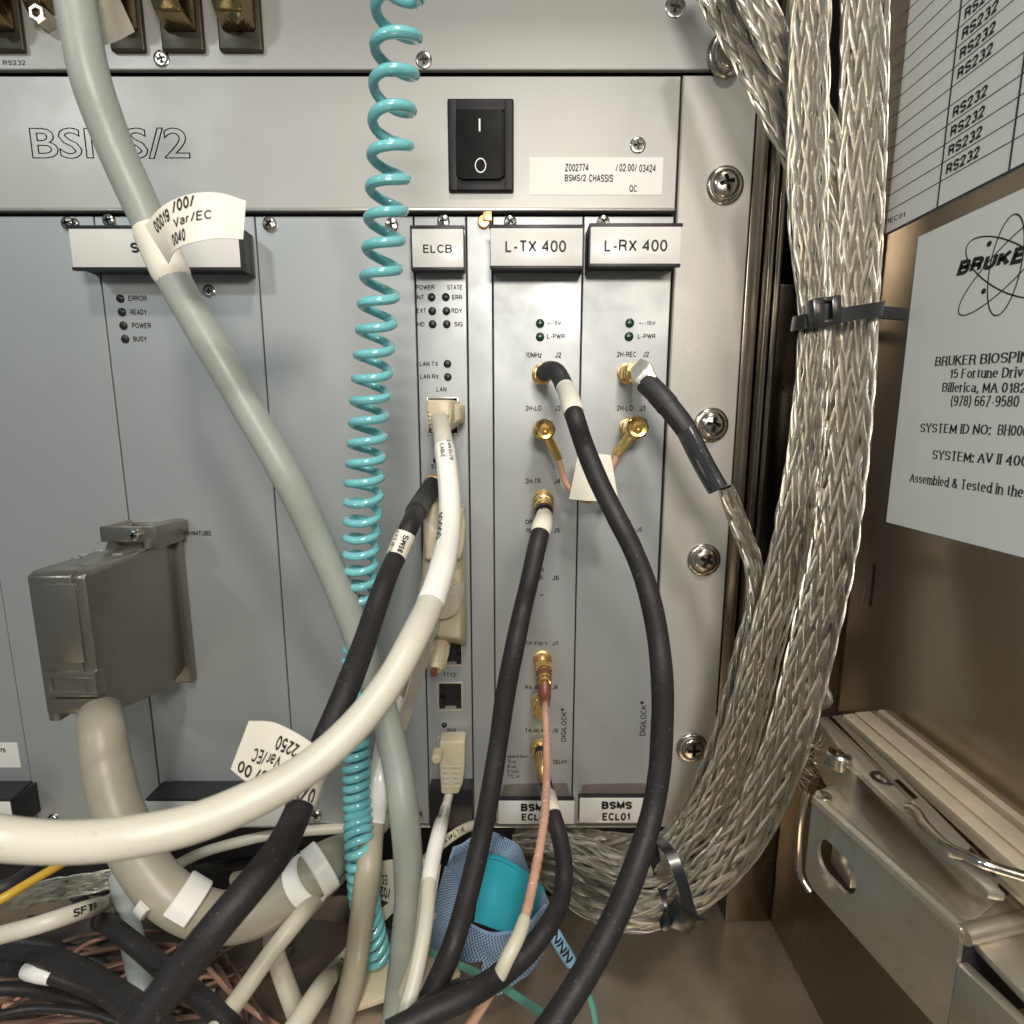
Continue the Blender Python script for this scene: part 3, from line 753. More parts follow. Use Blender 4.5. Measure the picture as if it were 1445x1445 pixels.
# ---------------------------------------------------------------- plug-in modules
def module(x0, x1, label, holes=(), y0=0.0, matk='panel', gap=.28):
    t = thing('rack_module', label, 'rack module', ((x0+x1)/2, 3, zb_), 'modules side by side in the subrack')
    mb = MB(); plate(mb, x0+gap, x1-gap, zb_+.2, zr-2.2, holes, y0=y0, ch=.25)
    part('face_plate', mb, M[matk], t, smooth=20)
    return t
def nameplate(t, x0, x1, y0, y1, d, words, tx, cap=True, side=0, words2=None, dn=0, txk=.03):
    """card in a black holder standing d mm proud: box in photo pixels at its front"""
    a = P(x0, y1, d); b = P(x1, y0, d)
    mb = MB()
    mb.box(a.x, b.x, -d+.5, -.3, a.z+.3, b.z-.3, .3)
    if dn == 0:
        mb.box(a.x-.5, b.x+.4, -d-.35, -d+1.6, b.z-.25, b.z+1.0, .2); mb.box(a.x-.2, b.x+.2, -d-.35, -d+1.6, a.z-.9, a.z+.25, .2)
        if side & 1: mb.box(a.x-.55, a.x+.05, -d-.3, -.3, a.z-.8, b.z+.8, .15)
        if side & 2: mb.box(b.x-.05, b.x+.55, -d-.3, -.3, a.z-.8, b.z+.8, .15)
    hd = part('label_holder', mb, M['black'], t)
    mb = MB(); mb.box(a.x+.1, b.x-.1, -d-.15, -d+.4, a.z+.1, b.z-.1, .25)
    cd = part('label_card', mb, M['card'], hd)
    mb = MB()
    for w in words: ptext(mb, w[0], w[1], w[2], w[3], w[4], d+.2, w[5] if len(w) > 5 else txk)
    m2 = mb.mesh('label_print', ORIG[hd.name], None)
    o = link('label_print', m2, M['ink'], hd, ORIG[hd.name])
    return hd

mA = module(XL, b0, 'grey module at the far left edge with a white barcode sticker near its foot')
mB = module(b0, b1, 'plain grey blanking module left of the module with ERROR, READY, POWER, BUSY lights', y0=-.15)
mC = module(b1, b2, 'module with ERROR, READY, POWER and BUSY lights behind the big grey metal connector')
mD = module(b2, b3, 'wide blank grey module behind the teal coiled cord')
h = []
def hole(x0, y0, x1, y1):
    a = P(x0, y1); b = P(x1, y0); return (a.x, b.x, a.z, b.z)
jacks = [hole(603, 560, 647, 614), hole(619, 905, 653, 940), hole(617.5, 962, 653, 1003), hole(619, 1040, 655, 1082)]
mE = module(b3, b4, 'narrow ELCB module with LAN, TTY2 and RCP sockets', holes=jacks, gap=.32)
mF = module(b4, b5, 'narrow blank filler strip between the ELCB and L-TX 400 modules')
mG = module(b5, b6, 'L-TX 400 module with a column of gold coaxial sockets')
mH = module(b6, b7-.3, 'L-RX 400 module beside the mounting ear')

# screws along the top of the modules
def scr(t, x, y, sc=1.0, d=.1): inst('screw', 'screw_small', t, x, y, d, sc, random.uniform(0, 80))
scr(mB, 97, 316); scr(mC, 155, 312); scr(mC, 107, 316, .8); scr(mD, 381, 317, 1.1); scr(mD, 553, 318, 1.05)
scr(mE, 626, 313); scr(mG, 720, 314); scr(mH, 851, 314)
scr(mD, 447, 1150, 1.0); scr(mD, 589, 1150, 1.0); scr(mB, 76, 1155, 1.0)
inst('flush_screw', 'screw_flat', mC, 295, 411, .1, .85, 25)
mb = MB(); c = P(683, 314); mb.lathe(c, (0, -1, 0), [(0, 2.5), (1.4, 2.5), (2.0, 2.1), (2.1, .5)], 24); mb.box(c.x-.2, c.x+3.2, -3.1, -.1, c.z-.3, c.z+3, .2)
part('guide_pin', mb, M['goldm'], mF)

# name plates
nameplate(mC, 103, 336, 322, 378, 11, [("SCB20", 184, 342, 250, 357, .03)], .03, side=2)
a = P(336, 378, 11); 
nameplate(mE, 582, 654, 322, 378, 8, [("ELCB", 597, 345, 638, 357, .0)], .03, side=1)
nameplate(mG, 692, 823, 321, 376, 11, [("L-TX 400", 713, 339, 799, 356, .0)], .03, side=2)
nameplate(mH, 832, 962, 319, 373, 11, [("L-RX 400", 853, 338, 942, 355, .0)], .03, side=1)
nameplate(mG, 703, 811, 1130, 1163, 4, [("BSMS", 735, 1134, 777, 1145, .05), ("ECL00", 736, 1148, 777, 1158)], 0, dn=1)
nameplate(mH, 817, 921, 1126, 1161, 4, [("BSMS", 849, 1131, 892, 1142, .05), ("ECL01", 850, 1147, 889, 1158)], 0, dn=1)
nameplate(mC, 206, 404, 1130, 1166, 14, [("BSMS/2", 277, 1134, 330, 1143, .03)], 0, dn=1)
def ledge(t, x0, x1, y0, y1, d):
    a = P(x0, y1, d); b = P(x1, y1, d); zt = P((x0+x1)/2, y0, 0).z
    mb = MB(); mb.hull([(a.x, -d, a.z), (b.x, -d, a.z), (a.x, -d, a.z-1), (b.x, -d, a.z-1), (a.x+3, -.2, zt), (b.x-3, -.2, zt), (a.x+3, -.2, a.z-1), (b.x-3, -.2, a.z-1)], .3)
    part('holder_ledge', mb, M['black'], t)
ledge(mC, 207, 405, 1110, 1128, 14.4)
nameplate(mA, -60, 14, 1131, 1175, 14, [("BSMS", -45, 1140, -10, 1150)], 0, dn=1); ledge(mA, -60, 15, 1112, 1128, 14.4)
mb = MB(); a = P(34, 1160, 7); mb.box(P(16, 1150, 10).x, P(45, 1150, 2).x, -13, -.4, P(30, 1166, 8).z, P(30, 1118, 3).z, .4); part('holder_side', mb, M['black'], mA)
mb = MB(); a = P(-30, 1083, .2); b = P(24, 1048, .2); mb.box(a.x, b.x, -.2, -.05, a.z, b.z); o = part('barcode_sticker', mb, M['sticker'], mA)
mb = MB(); ptext(mb, "CC775", -16, 1056, 8, 1062, .24, .03); part('sticker_print', mb, M['ink'], o)
# black connector box at the foot of the narrow module
mb = MB(); a = P(607, 1168, 7); b = P(667, 1112, 7); mb.box(a.x, b.x, -8, -.1, a.z, b.z, .6); part('foot_connector', mb, M['black'], mE)

# lights and lettering
def leds(t, pts, key='led', sc=1.0):
    for x, y in pts: inst('status_light', key, t, x, y, 0, sc)
leds(mC, [(170, 421.5), (172.5, 440.5), (174.5, 459.5), (177, 478.5)], sc=1.02)
leds(mE, [(609, 419.5), (610, 439), (610.5, 457.5), (629, 419.5), (630, 439), (630.5, 457.5), (631.5, 513.5), (632, 532)])
leds(mG, [(762, 456.5), (762, 475.5)], 'led_g', 1.1); leds(mH, [(888.5, 456), (887.5, 475)], 'led_g', 1.15)
leds(mE, [(615, 650), (627, 1023)], sc=.75)
mb = MB(); ptext(mb, "BOOT", 626, 645, 640, 652, .05); part('lettering', mb, M['ink_soft'], mE)
def letters(t, items, matk='ink_soft'):
    mb = MB()
    for it in items: ptext(mb, it[0], *it[1:5], .06, it[5] if len(it) > 5 else .012, it[6] if len(it) > 6 else 0)
    m2 = mb.mesh('lettering', ORIG[t.name], None); link('lettering', m2, M[matk], t, ORIG[t.name])
letters(mC, [("ERROR", 181, 417, 207, 425), ("READY", 184, 436.5, 207, 444.5), ("POWER", 186, 455.5, 213, 463.5), ("BUSY", 188, 474.5, 207, 482), ("SHIMTUBE", 262, 749, 298, 756)])
letters(mE, [("POWER", 587, 402, 613, 409), ("STATE", 631, 402, 652, 409), ("INT", 587, 416, 598, 423), ("ERR", 638, 416, 652, 423),
             ("EXT", 588, 435, 601, 442), ("RDY", 637, 435, 652, 442), ("HD", 589, 454, 599, 461), ("SIG", 641, 454, 653, 461),
             ("LAN TX", 592, 510, 618, 517), ("LAN RX", 593, 528, 619, 535), ("LAN", 616, 546, 630, 553), ("EXT", 609, 655, 622, 661), ("TTY2", 626, 949, 643, 955), ("RCP", 631, 1028, 644, 1033)], 'ink')
letters(mG, [("+--5V", 773, 453, 792, 459), ("L-PWR", 772, 471, 797, 478), ("10MHz", 742, 497, 765, 505), ("J2", 783, 497, 792, 505),
             ("2H-LO", 741, 572, 764, 580), ("J3", 783, 572, 791, 580), ("2H-TR", 741, 675, 763, 683), ("J4", 782, 675, 790, 683),
             ("OPT", 741, 733, 756, 740), ("19F", 742, 745, 754, 752), ("J5", 781, 745, 790, 752), ("ON", 757, 800, 767, 807), ("TR", 757, 812, 766, 819), ("J6", 779, 812, 789, 819), ("+", 762, 837, 767, 842),
             ('TP-F0(")', 742, 905, 772, 911), ("J7", 779, 905, 788, 911), ("RX-BLK", 741, 967, 769, 973), ("J8", 779, 967, 787, 973), ("TX-BLK", 741, 1028, 768, 1034), ("J9", 779, 1028, 787, 1034),
             ("General Sync", 716, 1065, 744, 1070), ("75 us", 716, 1072, 728, 1077), ("8 us", 716, 1079, 728, 1084), ("5 Volt", 716, 1086, 732, 1091), ("TTL in", 716, 1093, 733, 1098), ("DELAY", 781, 1072, 800, 1078),
             ("DIGILOCK®", 770, 1019.5, 821, 1026.5, .0, 1)])
letters(mH, [("+--15V", 902, 453, 925, 459), ("L-PWR", 900, 471, 925, 478), ("2H-REC", 870, 496, 898, 504), ("J2", 907, 496, 916, 504),
             ("2H-LO", 870, 572, 893, 580), ("J3", 902, 572, 911, 580), ("N", 887, 733, 890, 738), ("J5", 898, 744, 906, 751),
             ("DIGILOCK®", 881.5, 1010, 934, 1018, .0, 1)])

for t_, x0_, x1_ in ((mG, 706, 806), (mH, 818, 916)):
    a = P(x0_, 1127, .3); b = P(x1_, 1108, .3); mb = MB(); mb.hull([(a.x, -.25, a.z), (b.x, -.25, a.z), (b.x-2, -.25, b.z+1), (a.x+1.5, -.25, b.z), (a.x+9, -.25, b.z+.8), (a.x, -.05, a.z), (b.x, -.05, a.z), (b.x-2, -.05, b.z+1), (a.x+1.5, -.05, b.z)]); part('glue_residue', mb, M['residue'], t_)
# RJ45 sockets
def socket(t, hl, label=None, full=True):
    x0, x1, z0, z1 = hl; w = x1-x0; hh = z1-z0
    mb = MB(); e = .75
    mb.box(x0+.05, x0+e, -.5, 6, z0+.05, z1-.05, .12); mb.box(x1-e, x1-.05, -.5, 6, z0+.05, z1-.05, .12)
    mb.box(x0+e-.02, x1-e+.02, -.45, 6, z1-e, z1-.08, .12); mb.box(x0+e-.02, x1-e+.02, -.45, 6, z0+.08, z0+e, .12)
    s = part('socket_shell', mb, M['jack'], t)
    mb = MB(); mb.box(x0+e, x1-e, 4.6, 5, z0+e, z1-e)
    mb.box(x0+e, x0+w*.27, .5, 5, z0+e, z0+hh*.42); mb.box(x1-w*.27, x1-e, .5, 5, z0+e, z0+hh*.42)
    part('socket_inside', mb, M['black'], s)
    mb = MB()
    for k in range(8):
        xx = x0+w*.24+k*w*.52/7; mb.box(xx, xx+.3, 1.0, 4.5, z1-e-1.6, z1-e-1.2)
    part('contacts', mb, M['gold'], s)
for hl in jacks: socket(mE, hl)

# gold coaxial sockets on the panels
def sma(t, x, y, k=1.0, ln=7.0):
    c = P(x, y, 0)
    mb = MB(); mb.lathe(c, (0, -1, 0), [(-.2, 4.3*k), (.5, 4.3*k), (.8, 3.9*k)], 28); mb.lathe(c, (0, -1, 0), [(.8, 3.9*k), (2.2, 3.9*k), (2.6, 3.5*k)], 6)
    prof = [(2.4, 2.6*k)]
    h = 2.6
    while h < ln: prof += [(h, 2.9*k), (h+.35, 2.55*k)]; h += .7
    prof += [(ln, 2.6*k), (ln+.1, 1.7*k), (ln-1.5, 1.6*k)]
    mb.lathe(c, (0, -1, 0), prof, 24)
    return part('coaxial_socket', mb, M['goldm'], t, 45)
for x, y in ((765, 528), (766, 606), (767, 705), (765, 931), (762, 990), (761, 1055)): sma(mG, x, y, 1.0, 4.0 if y in (705, 990, 1055) else 7.0)
for x, y in ((762, 990), (761, 1055)):
    q0, q1 = P(x, y-2, 1), P(x+2, y+20, 18)
    mb = MB(); mb.lathe(q0, q1-q0, [(2, 3.9), (5, 3.9), (5.2, 3.2), (8, 3.2), (8.2, 3.5), (11, 3.5), (11.2, 2.9), (15, 2.9)], 24); part('gold_plug', mb, M['gold'], mG)
for x, y in ((885, 527), (888, 603)): sma(mH, x, y)
sma(mE, 610, 683, .9)
# ================================================================ CABLES
def path(pts, dia, step=2.0):
    """pts: (px,py,w) distance from apparent width, or (px,py,0,d) d mm in front of the rack"""
    out = []
    for p in pts:
        q = PW(p[0], p[1], p[2], dia) if len(p) == 3 else P(p[0], p[1], p[3])
        out.append(list(q))
    return catmull(out, step)
def sub_path(pa, s0, s1):
    """piece of a resampled path between arc lengths s0..s1 (mm)"""
    out = []; L = 0; prev = Vector(pa[0])
    for i, p in enumerate(pa):
        v = Vector(p); L += (v-prev).length; prev = v
        if s0 <= L <= s1: out.append(v)
    return out
def plen_at(pa, px, py):
    """arc length of the path point that is seen nearest to a photo pixel"""
    best = 1e9; bl = 0; L = 0; prev = Vector(pa[0])
    for p in pa:
        v = Vector(p); L += (v-prev).length; prev = v
        r = v - CAMV
        depth = r.y*CP - r.z*SP; up = r.y*SP + r.z*CP
        x = 722.5 + F*r.x/depth; y = 722.5 - F*up/depth
        e = (x-px)**2 + (y-py)**2
        if e < best: best = e; bl = L
    return bl
def tube_part(name, pa, rad, matk, parent, n=18, label=None):
    mb = MB(); mb.tube(pa, rad, n); return part(name, mb, M[matk], parent, 60, label)
def sleeve(parent, pa, a, b, rad, matk, name='sleeve', label=None):
    """sleeve over the cable between photo pixels a and b"""
    s0, s1 = plen_at(pa, *a), plen_at(pa, *b)
    sp = sub_path(pa, min(s0, s1), max(s0, s1))
    m = len(sp)
    rr = [rad*(.9 if i in (0, m-1) else 1.0) for i in range(m)]
    return tube_part(name, sp, rr, matk, parent, 20, label), sp
def tube_text(parent, sp, rad, s, start, ln, hgt, flip=False, matk='ink', bold=.01, turn=0.0, name='cable_print', across=False):
    """lettering lying on a cable; start, ln in mm along sp; hgt round the cable"""
    sp = [Vector(p[:3]) for p in sp]
    cum = [0]
    for i in range(1, len(sp)): cum.append(cum[-1] + (sp[i]-sp[i-1]).length)
    def at(l):
        l = max(0, min(cum[-1]-1e-6, l))
        for i in range(1, len(cum)):
            if cum[i] >= l: break
        f = (l-cum[i-1])/max(1e-9, cum[i]-cum[i-1])
        c = sp[i-1].lerp(sp[i], f)
        j = max(1, min(len(sp)-1, i)); T = (sp[min(j+1, len(sp)-1)]-sp[max(j-2, 0)]).normalized()
        N = (CAMV - c); N = (N - T*N.dot(T)).normalized(); B = T.cross(N)
        return c, T, N, B
    def fn(u, v):
        if across: u, v = v, 1-u
        if flip: u, v = 1-u, 1-v
        c, T, N, B = at(start + u*ln)
        a = turn - (v-.5)*hgt/rad
        return c + (N*math.cos(a) + B*math.sin(a))*(rad+.12)
    mb = MB(); text_to(mb, s, fn, bold)
    m2 = mb.mesh(name, ORIG[parent.name], None); return link(name, m2, M[matk], parent, ORIG[parent.name])
def cable(label, pts, dia, matk, cat='cable', group=None, name='cable', n=18, step=2.0, rad=1.0):
    pa = path(pts, dia, step)
    rw = random.Random(label); fa_, fb_, fc_ = rw.uniform(.03, .06), rw.uniform(.05, .09), rw.uniform(0, 6)
    for i_, p_ in enumerate(pa):
        k_w = min(1, i_*step/25)*.035*dia
        p_[0] += k_w*math.sin(i_*step*fa_+fc_); p_[2] += k_w*math.sin(i_*step*fb_+2*fc_); p_[1] += k_w*math.sin(i_*step*fa_*1.4)
    base = Vector(pa[0][:3])
    t = thing(name, label, cat, base, group)
    tube_part('jacket', pa, [rad*dia/2*(1+.018*math.sin(i_*step*.11+fc_)+.012*math.sin(i_*step*.27)) for i_ in range(len(pa))], matk, t, n)
    return t, pa

def sheet(top, bot, nu=28, nv=6, th=.18):
    """bent paper: top and bottom edges as (px,py,d) lists; returns builder and surface function"""
    a = [Vector(p) for p in catmull([list(P(*p)) for p in top], .5)]; b = [Vector(p) for p in catmull([list(P(*p)) for p in bot], .5)]
    def samp(c, u):
        x = u*(len(c)-1); i = min(len(c)-2, int(x)); return c[i].lerp(c[i+1], x-i)
    def fn(u, v, off=0.0):
        p = samp(b, u).lerp(samp(a, u), v)
        if off:
            n = (samp(b, min(1, u+.01))-samp(b, max(0, u-.01))).cross(samp(a, u)-samp(b, u)).normalized()
            if n.dot(CAMV-p) < 0: n = -n
            p = p + n*off
        return p
    mb = MB(); vs = []; fs = []
    for side in (0, 1):
        for i in range(nu+1):
            for j in range(nv+1): vs.append(fn(i/nu, j/nv, (th if side else 0.0001)))
    W = nv+1; K = (nu+1)*W
    for i in range(nu):
        for j in range(nv):
            fs.append([i*W+j, (i+1)*W+j, (i+1)*W+j+1, i*W+j+1][::-1]); fs.append([K+i*W+j, K+(i+1)*W+j, K+(i+1)*W+j+1, K+i*W+j+1])
    for i in range(nu):
        for j in (0, nv): fs.append([i*W+j, (i+1)*W+j, K+(i+1)*W+j, K+i*W+j])
    for j in range(nv):
        for i in (0, nu): fs.append([i*W+j, i*W+j+1, K+i*W+j+1, K+i*W+j])
    uv = [((k % K)//W/nu*10, (k % W)/nv*4) for k in range(len(vs))]
    mb.add(vs, fs, uv)
    return mb, fn
def sheet_text(mb, fn, s, u0, v0, u1, v1, flip=False, bold=.01, off=.26):
    def g(u, v):
        if flip: u, v = 1-u, 1-v
        return fn(u0+(u1-u0)*u, v0+(v1-v0)*v, off)
    text_to(mb, s, g, bold)
def raw_part(name, mb, matk, parent):
    return link(name, mb.mesh(name, ORIG[parent.name], None), M[matk], parent, ORIG[parent.name])

# 1 thick grey cable from the top left
t1, p1 = cable('thick smooth grey cable crossing from the top left down past the coiled cord', [(98, -40, 52), (112, 30, 52), (128, 110, 51), (160, 200, 49), (205, 300, 47), (247, 395, 46), (300, 490, 45), (360, 598, 44), (410, 685, 43), (450, 765, 41),
    (487, 845, 40), (517, 925, 39), (541, 1000, 39), (560, 1085, 40), (571, 1170, 41), (575, 1260, 40), (570, 1340, 39), (560, 1430, 39), (548, 1500, 40)], 9.6, 'grey_cable', n=24)
# adhesive flag on it
sl, sp = sleeve(t1, p1, (210, 325), (252, 388), 5.25, 'tag', 'tag_wrap')
mb, fn = sheet([(205, 318, 86), (232, 290, 88), (272, 274, 88), (310, 273, 86), (347, 284, 84)], [(238, 372, 84), (250, 352, 90), (272, 343, 92), (305, 337, 90), (343, 338, 87)])
fl = part('tag_flag', mb, M['tag'], t1, 60)
mb = MB()
sheet_text(mb, fn, "00019", .10, .62, .33, .90, bold=.02); sheet_text(mb, fn, "/00/", .37, .72, .58, .98, bold=.02)
sheet_text(mb, fn, "Var/EC", .36, .42, .72, .62, bold=0); sheet_text(mb, fn, "0040", .30, .08, .48, .34, bold=.02)
raw_part('tag_print', mb, 'ink', fl)

# 2 teal coiled cord
axis = [(562, -40, 15.2), (561, 20, 15.0), (556, 110, 14.6), (552, 190, 14.4), (547, 270, 14.0), (541, 350, 13.6), (534, 430, 13.2), (528, 500, 12.8), (522, 570, 12.4), (517, 640, 12.2), (513, 700, 12.0), (510, 760, 11.6), (508, 820, 11.3),
        (505, 880, 11.0), (503, 950, 10.8), (502, 1020, 10.8), (503, 1085, 11), (505, 1150, 11.2), (508, 1210, 11.6), (516, 1280, 11.2), (532, 1355, 10.4)]
ax3 = [list(PW(x, y, w, 2.75)) for x, y, w in axis]
# screen pitch between turns along y (photo px) and screen radius of the coil centreline
pitch_tab = [(-60, 56), (0, 55), (100, 53), (200, 48), (300, 43), (400, 39), (500, 34), (600, 29.5), (700, 26), (800, 22), (880, 17), (1000, 15.5), (1100, 13.5), (1400, 12.5)]
rad_tab = [(-60, 24), (0, 23), (200, 22), (350, 21.5), (500, 22), (700, 22.5), (800, 20), (880, 16), (1000, 14.5), (1100, 13.5), (1400, 13)]
def tab(tb, x):
    if x <= tb[0][0]: return tb[0][1]
    for (a, b), (c, d) in zip(tb, tb[1:]):
        if x <= c: return b + (d-b)*(x-a)/(c-a)
    return tb[-1][1]
rs = catmull([p + [a[1], a[0]] for p, a in zip(ax3, axis)], 1.0)
pts = []; ph = R(150); i = 0
while i < len(rs)-1:
    a, b = rs[i], rs[i+1]
    dy = b[3]-a[3]
    K = max(2, int(dy / tab(pitch_tab, a[3]) * 16) + 2)
    for k in range(K):
        f = k/K
        q = [a[j]+(b[j]-a[j])*f for j in range(4)]
        phi = ph + 2*math.pi*(dy*f)/tab(pitch_tab, a[3])
        c = Vector(q[:3]); rr = tab(rad_tab, q[3]) * (c-CAMV).length / F * .96
        T = (Vector(b[:3])-Vector(a[:3])).normalized()
        X = Vector((1, 0, 0)); X = (X - T*X.dot(T)).normalized(); Y = X.cross(T)
        if Y.y > 0: Y = -Y
        pts.append(c + X*rr*math.cos(phi) + Y*rr*.95*math.sin(phi))
    ph += 2*math.pi*dy/tab(pitch_tab, a[3])
    i += 1
mb = MB(); mb.tube(pts, 1.37, 10)
solo('coiled_cord', mb, M['teal'], 'teal plastic coiled cord hanging down the middle', 'coiled cord', pts[0], smooth=180)

# 3 white network cable from the LAN socket
t3, p3 = cable('white network cable from the LAN socket curving down to the left edge', [(620, 592, 0, 27), (625, 615, 27), (631, 655, 28), (635, 700, 29), (634, 750, 31), (623, 805, 35), (604, 858, 38.5), (580, 905, 42), (552, 955, 44), (515, 1005, 46), (470, 1052, 48),
    (415, 1096, 50), (350, 1132, 52), (270, 1165, 54), (180, 1184, 56), (90, 1190, 57), (0, 1183, 58), (-80, 1168, 60)], 6.6, 'white_cable', n=24)
s1_, sp = sleeve(t3, p3, (629, 630), (606, 862), 3.5, 'sleeve', 'clear_sleeve')
tube_text(t3, sp, 3.5, "LAN ELCB", 0.8, 8.0, 1.3, matk='ink', bold=0, turn=-.55); tube_text(t3, sp, 3.5, "CABLE", 2.0, 5.5, 1.3, matk='ink', bold=0, turn=.2)
tube_text(t3, sp, 3.5, "10000", 30, 15, 2.0, matk='ink', bold=.0, turn=.95)
# plug
a = P(603, 605, 22); b = P(639, 562, 22)
mb = MB(); mb.hull([(a.x+.5, -2, a.z+1.5), (b.x+1.2, -2, a.z+1.5), (a.x+.5, -2, b.z-.2), (b.x+1.2, -2, b.z-.2), (a.x, -24, b.z-.6), (b.x-.6, -24, b.z-.6), (a.x, -24, a.z+4.5), (b.x-.6, -24, a.z+4.5),
    (a.x+1.5, -25, a.z-1.5), (b.x-2.2, -25, a.z-1.5), (a.x+1.5, -18, a.z-1.5), (b.x-2.2, -18, a.z-1.5)], .9, 3)
pl = part('plug_body', mb, M['beige'], t3)
for k in range(5):
    zz = a.z+5.4-k*1.55; w0 = .6+.35*k
    mb = MB(); mb.tube([Vector((a.x+w0+ (b.x-a.x-2*w0-.5)*u, -24.5-.12*k, zz-1.0*math.sin(math.pi*u))) for u in [i/8 for i in range(9)]], .36, 8)
    part('rib', mb, M['beige'], t3)
mb = MB(); mb.hull([(b.x-1, -5, b.z-1), (b.x+3.2, -5, b.z-1.5), (b.x+3.2, -5, b.z-9), (b.x-1, -5, b.z-10), (b.x-1, -17, b.z-1.5), (b.x+2.0, -15, b.z-3), (b.x+2.0, -15, b.z-8), (b.x-1, -17, b.z-10)], .8, 3)
part('latch_cover', mb, M['beige'], t3)

# 4 black coax running down left
t4, p4 = cable('black coaxial cable with a BSMS sleeve running down to the bottom left', [(612, 684, 0, 12), (597, 706, 0, 22), (578, 742, 27), (560, 783, 27.5), (543, 822, 29.5), (526, 870, 31), (507, 925, 33.5), (483, 985, 36), (457, 1045, 37), (436, 1098, 38), (418, 1150, 40),
    (392, 1203, 43), (352, 1255, 46), (305, 1312, 48), (252, 1380, 49), (205, 1440, 50), (160, 1500, 51)], 6.4, 'rubber', n=24)
tube_part('boot', sub_path(p4, 0, plen_at(p4, 586, 722)), 3.9, 'boot', t4, 20)
s_, sp = sleeve(t4, p4, (572, 752), (556, 786), 3.45, 'tag', 'marker_sleeve')
tube_text(t4, sp, 3.45, "BSMS", 1.5, 7.5, 1.9, flip=True, turn=-.1, bold=.015); tube_text(t4, sp, 3.45, "ELCB EXT", 1.0, 9.0, 1.3, flip=True, turn=.85, bold=0)
s_, sp = sleeve(t4, p4, (446, 1075), (424, 1134), 3.6, 'tag', 'marker_sleeve')
tube_text(t4, sp, 3.6, "HZ0", 7.0, 4.0, 5.0, flip=True, turn=0, bold=.01, across=True)
# sticker flag on it, upside down
mb, fn = sheet([(352, 1017, 112), (385, 1019, 114), (420, 1035, 116), (450, 1055, 118)], [(326, 1085, 112), (350, 1103, 114), (385, 1113, 117), (424, 1122, 119)], nu=20)
fl = part('tag_flag', mb, M['tag'], t4, 60)
mb = MB(); sheet_text(mb, fn, "2250", .48, .62, .78, .86, flip=True, bold=.01); sheet_text(mb, fn, "Var/EC", .22, .33, .62, .56, flip=True, bold=0); sheet_text(mb, fn, "/0/ 00", .08, .06, .60, .27, flip=True, bold=.01)
raw_part('tag_print', mb, 'ink', fl)

# 5 black coax of the 10MHz socket
t5, p5 = cable('black coaxial cable from the 10MHz socket sweeping down right past DIGILOCK', [(768, 526, 0, 12), (775, 522, 0, 19), (786, 525, 0, 25), (797, 546, 0, 30), (810, 588, 28), (824, 630, 27.5), (844, 678, 28), (868, 726, 28.5), (893, 775, 29), (914, 830, 30), (928, 890, 30.5), (935, 950, 31), (936, 1010, 31),
    (932, 1075, 31), (920, 1145, 31.5), (897, 1220, 33), (868, 1292, 35), (830, 1365, 37), (783, 1440, 39), (740, 1500, 40)], 6.0, 'rubber', n=24)
tube_part('boot', sub_path(p5, 0, plen_at(p5, 795, 545)), 3.35, 'boot', t5, 20)
s_, sp = sleeve(t5, p5, (790, 545), (807, 585), 3.3, 'tag', 'marker_sleeve')

# 6 black coax of 2H-TR
t6, p6 = cable('black coaxial cable from the 2H-TR socket running straight down', [(767, 716, 0, 16), (768, 730, 0, 24), (764, 747, 26), (757, 775, 26.5), (748, 815, 27), (737, 860, 27), (725, 915, 28), (713, 975, 28), (703, 1045, 28), (693, 1110, 28.5), (680, 1180, 29), (662, 1260, 30),
    (640, 1335, 31), (612, 1400, 33), (575, 1470, 35)], 6.0, 'rubber', n=24)
tube_part('boot', sub_path(p6, 0, plen_at(p6, 768, 724)), 3.6, 'boot', t6, 20)
s_, sp = sleeve(t6, p6, (767, 726), (761, 752), 3.35, 'tag', 'marker_sleeve')
q0, q1 = P(766, 702, 2), P(768, 722, 22)
mb = MB(); mb.lathe(q0, q1-q0, [(3, 4.3), (6, 4.3), (6.2, 3.5), (8.5, 3.5), (8.7, 4.1), (11, 4.1), (11.2, 3.6), (14, 3.6), (14.2, 3.9), (17, 3.9), (17.2, 3.2)], 24); part('gold_plug', mb, M['gold'], t6)
tube_text(t6, sp, 3.35, "J4", 1, 2.2, 2.4, across=True, bold=0)

# 7 black coax of TX-BLK looping under the rack
t7, p7 = cable('black coaxial cable from the TX-BLK socket looping back left under the rack', [(762, 1060, 0, 10), (765, 1085, 0, 22), (771, 1110, 0, 26), (779, 1145, 23), (791, 1185, 24), (797, 1225, 25), (793, 1265, 26), (776, 1303, 28), (748, 1340, 29), (712, 1372, 30), (668, 1402, 32), (610, 1430, 33), (545, 1462, 34)], 5.3, 'rubber', n=24)
s_, sp = sleeve(t7, p7, (777, 1122), (784, 1150), 2.9, 'tag', 'marker_sleeve')
mb = MB(); mb.tube(sub_path(p7, 4, plen_at(p7, 769, 1100)), 2.75, 16); part('crimp', mb, M['goldm'], t7)

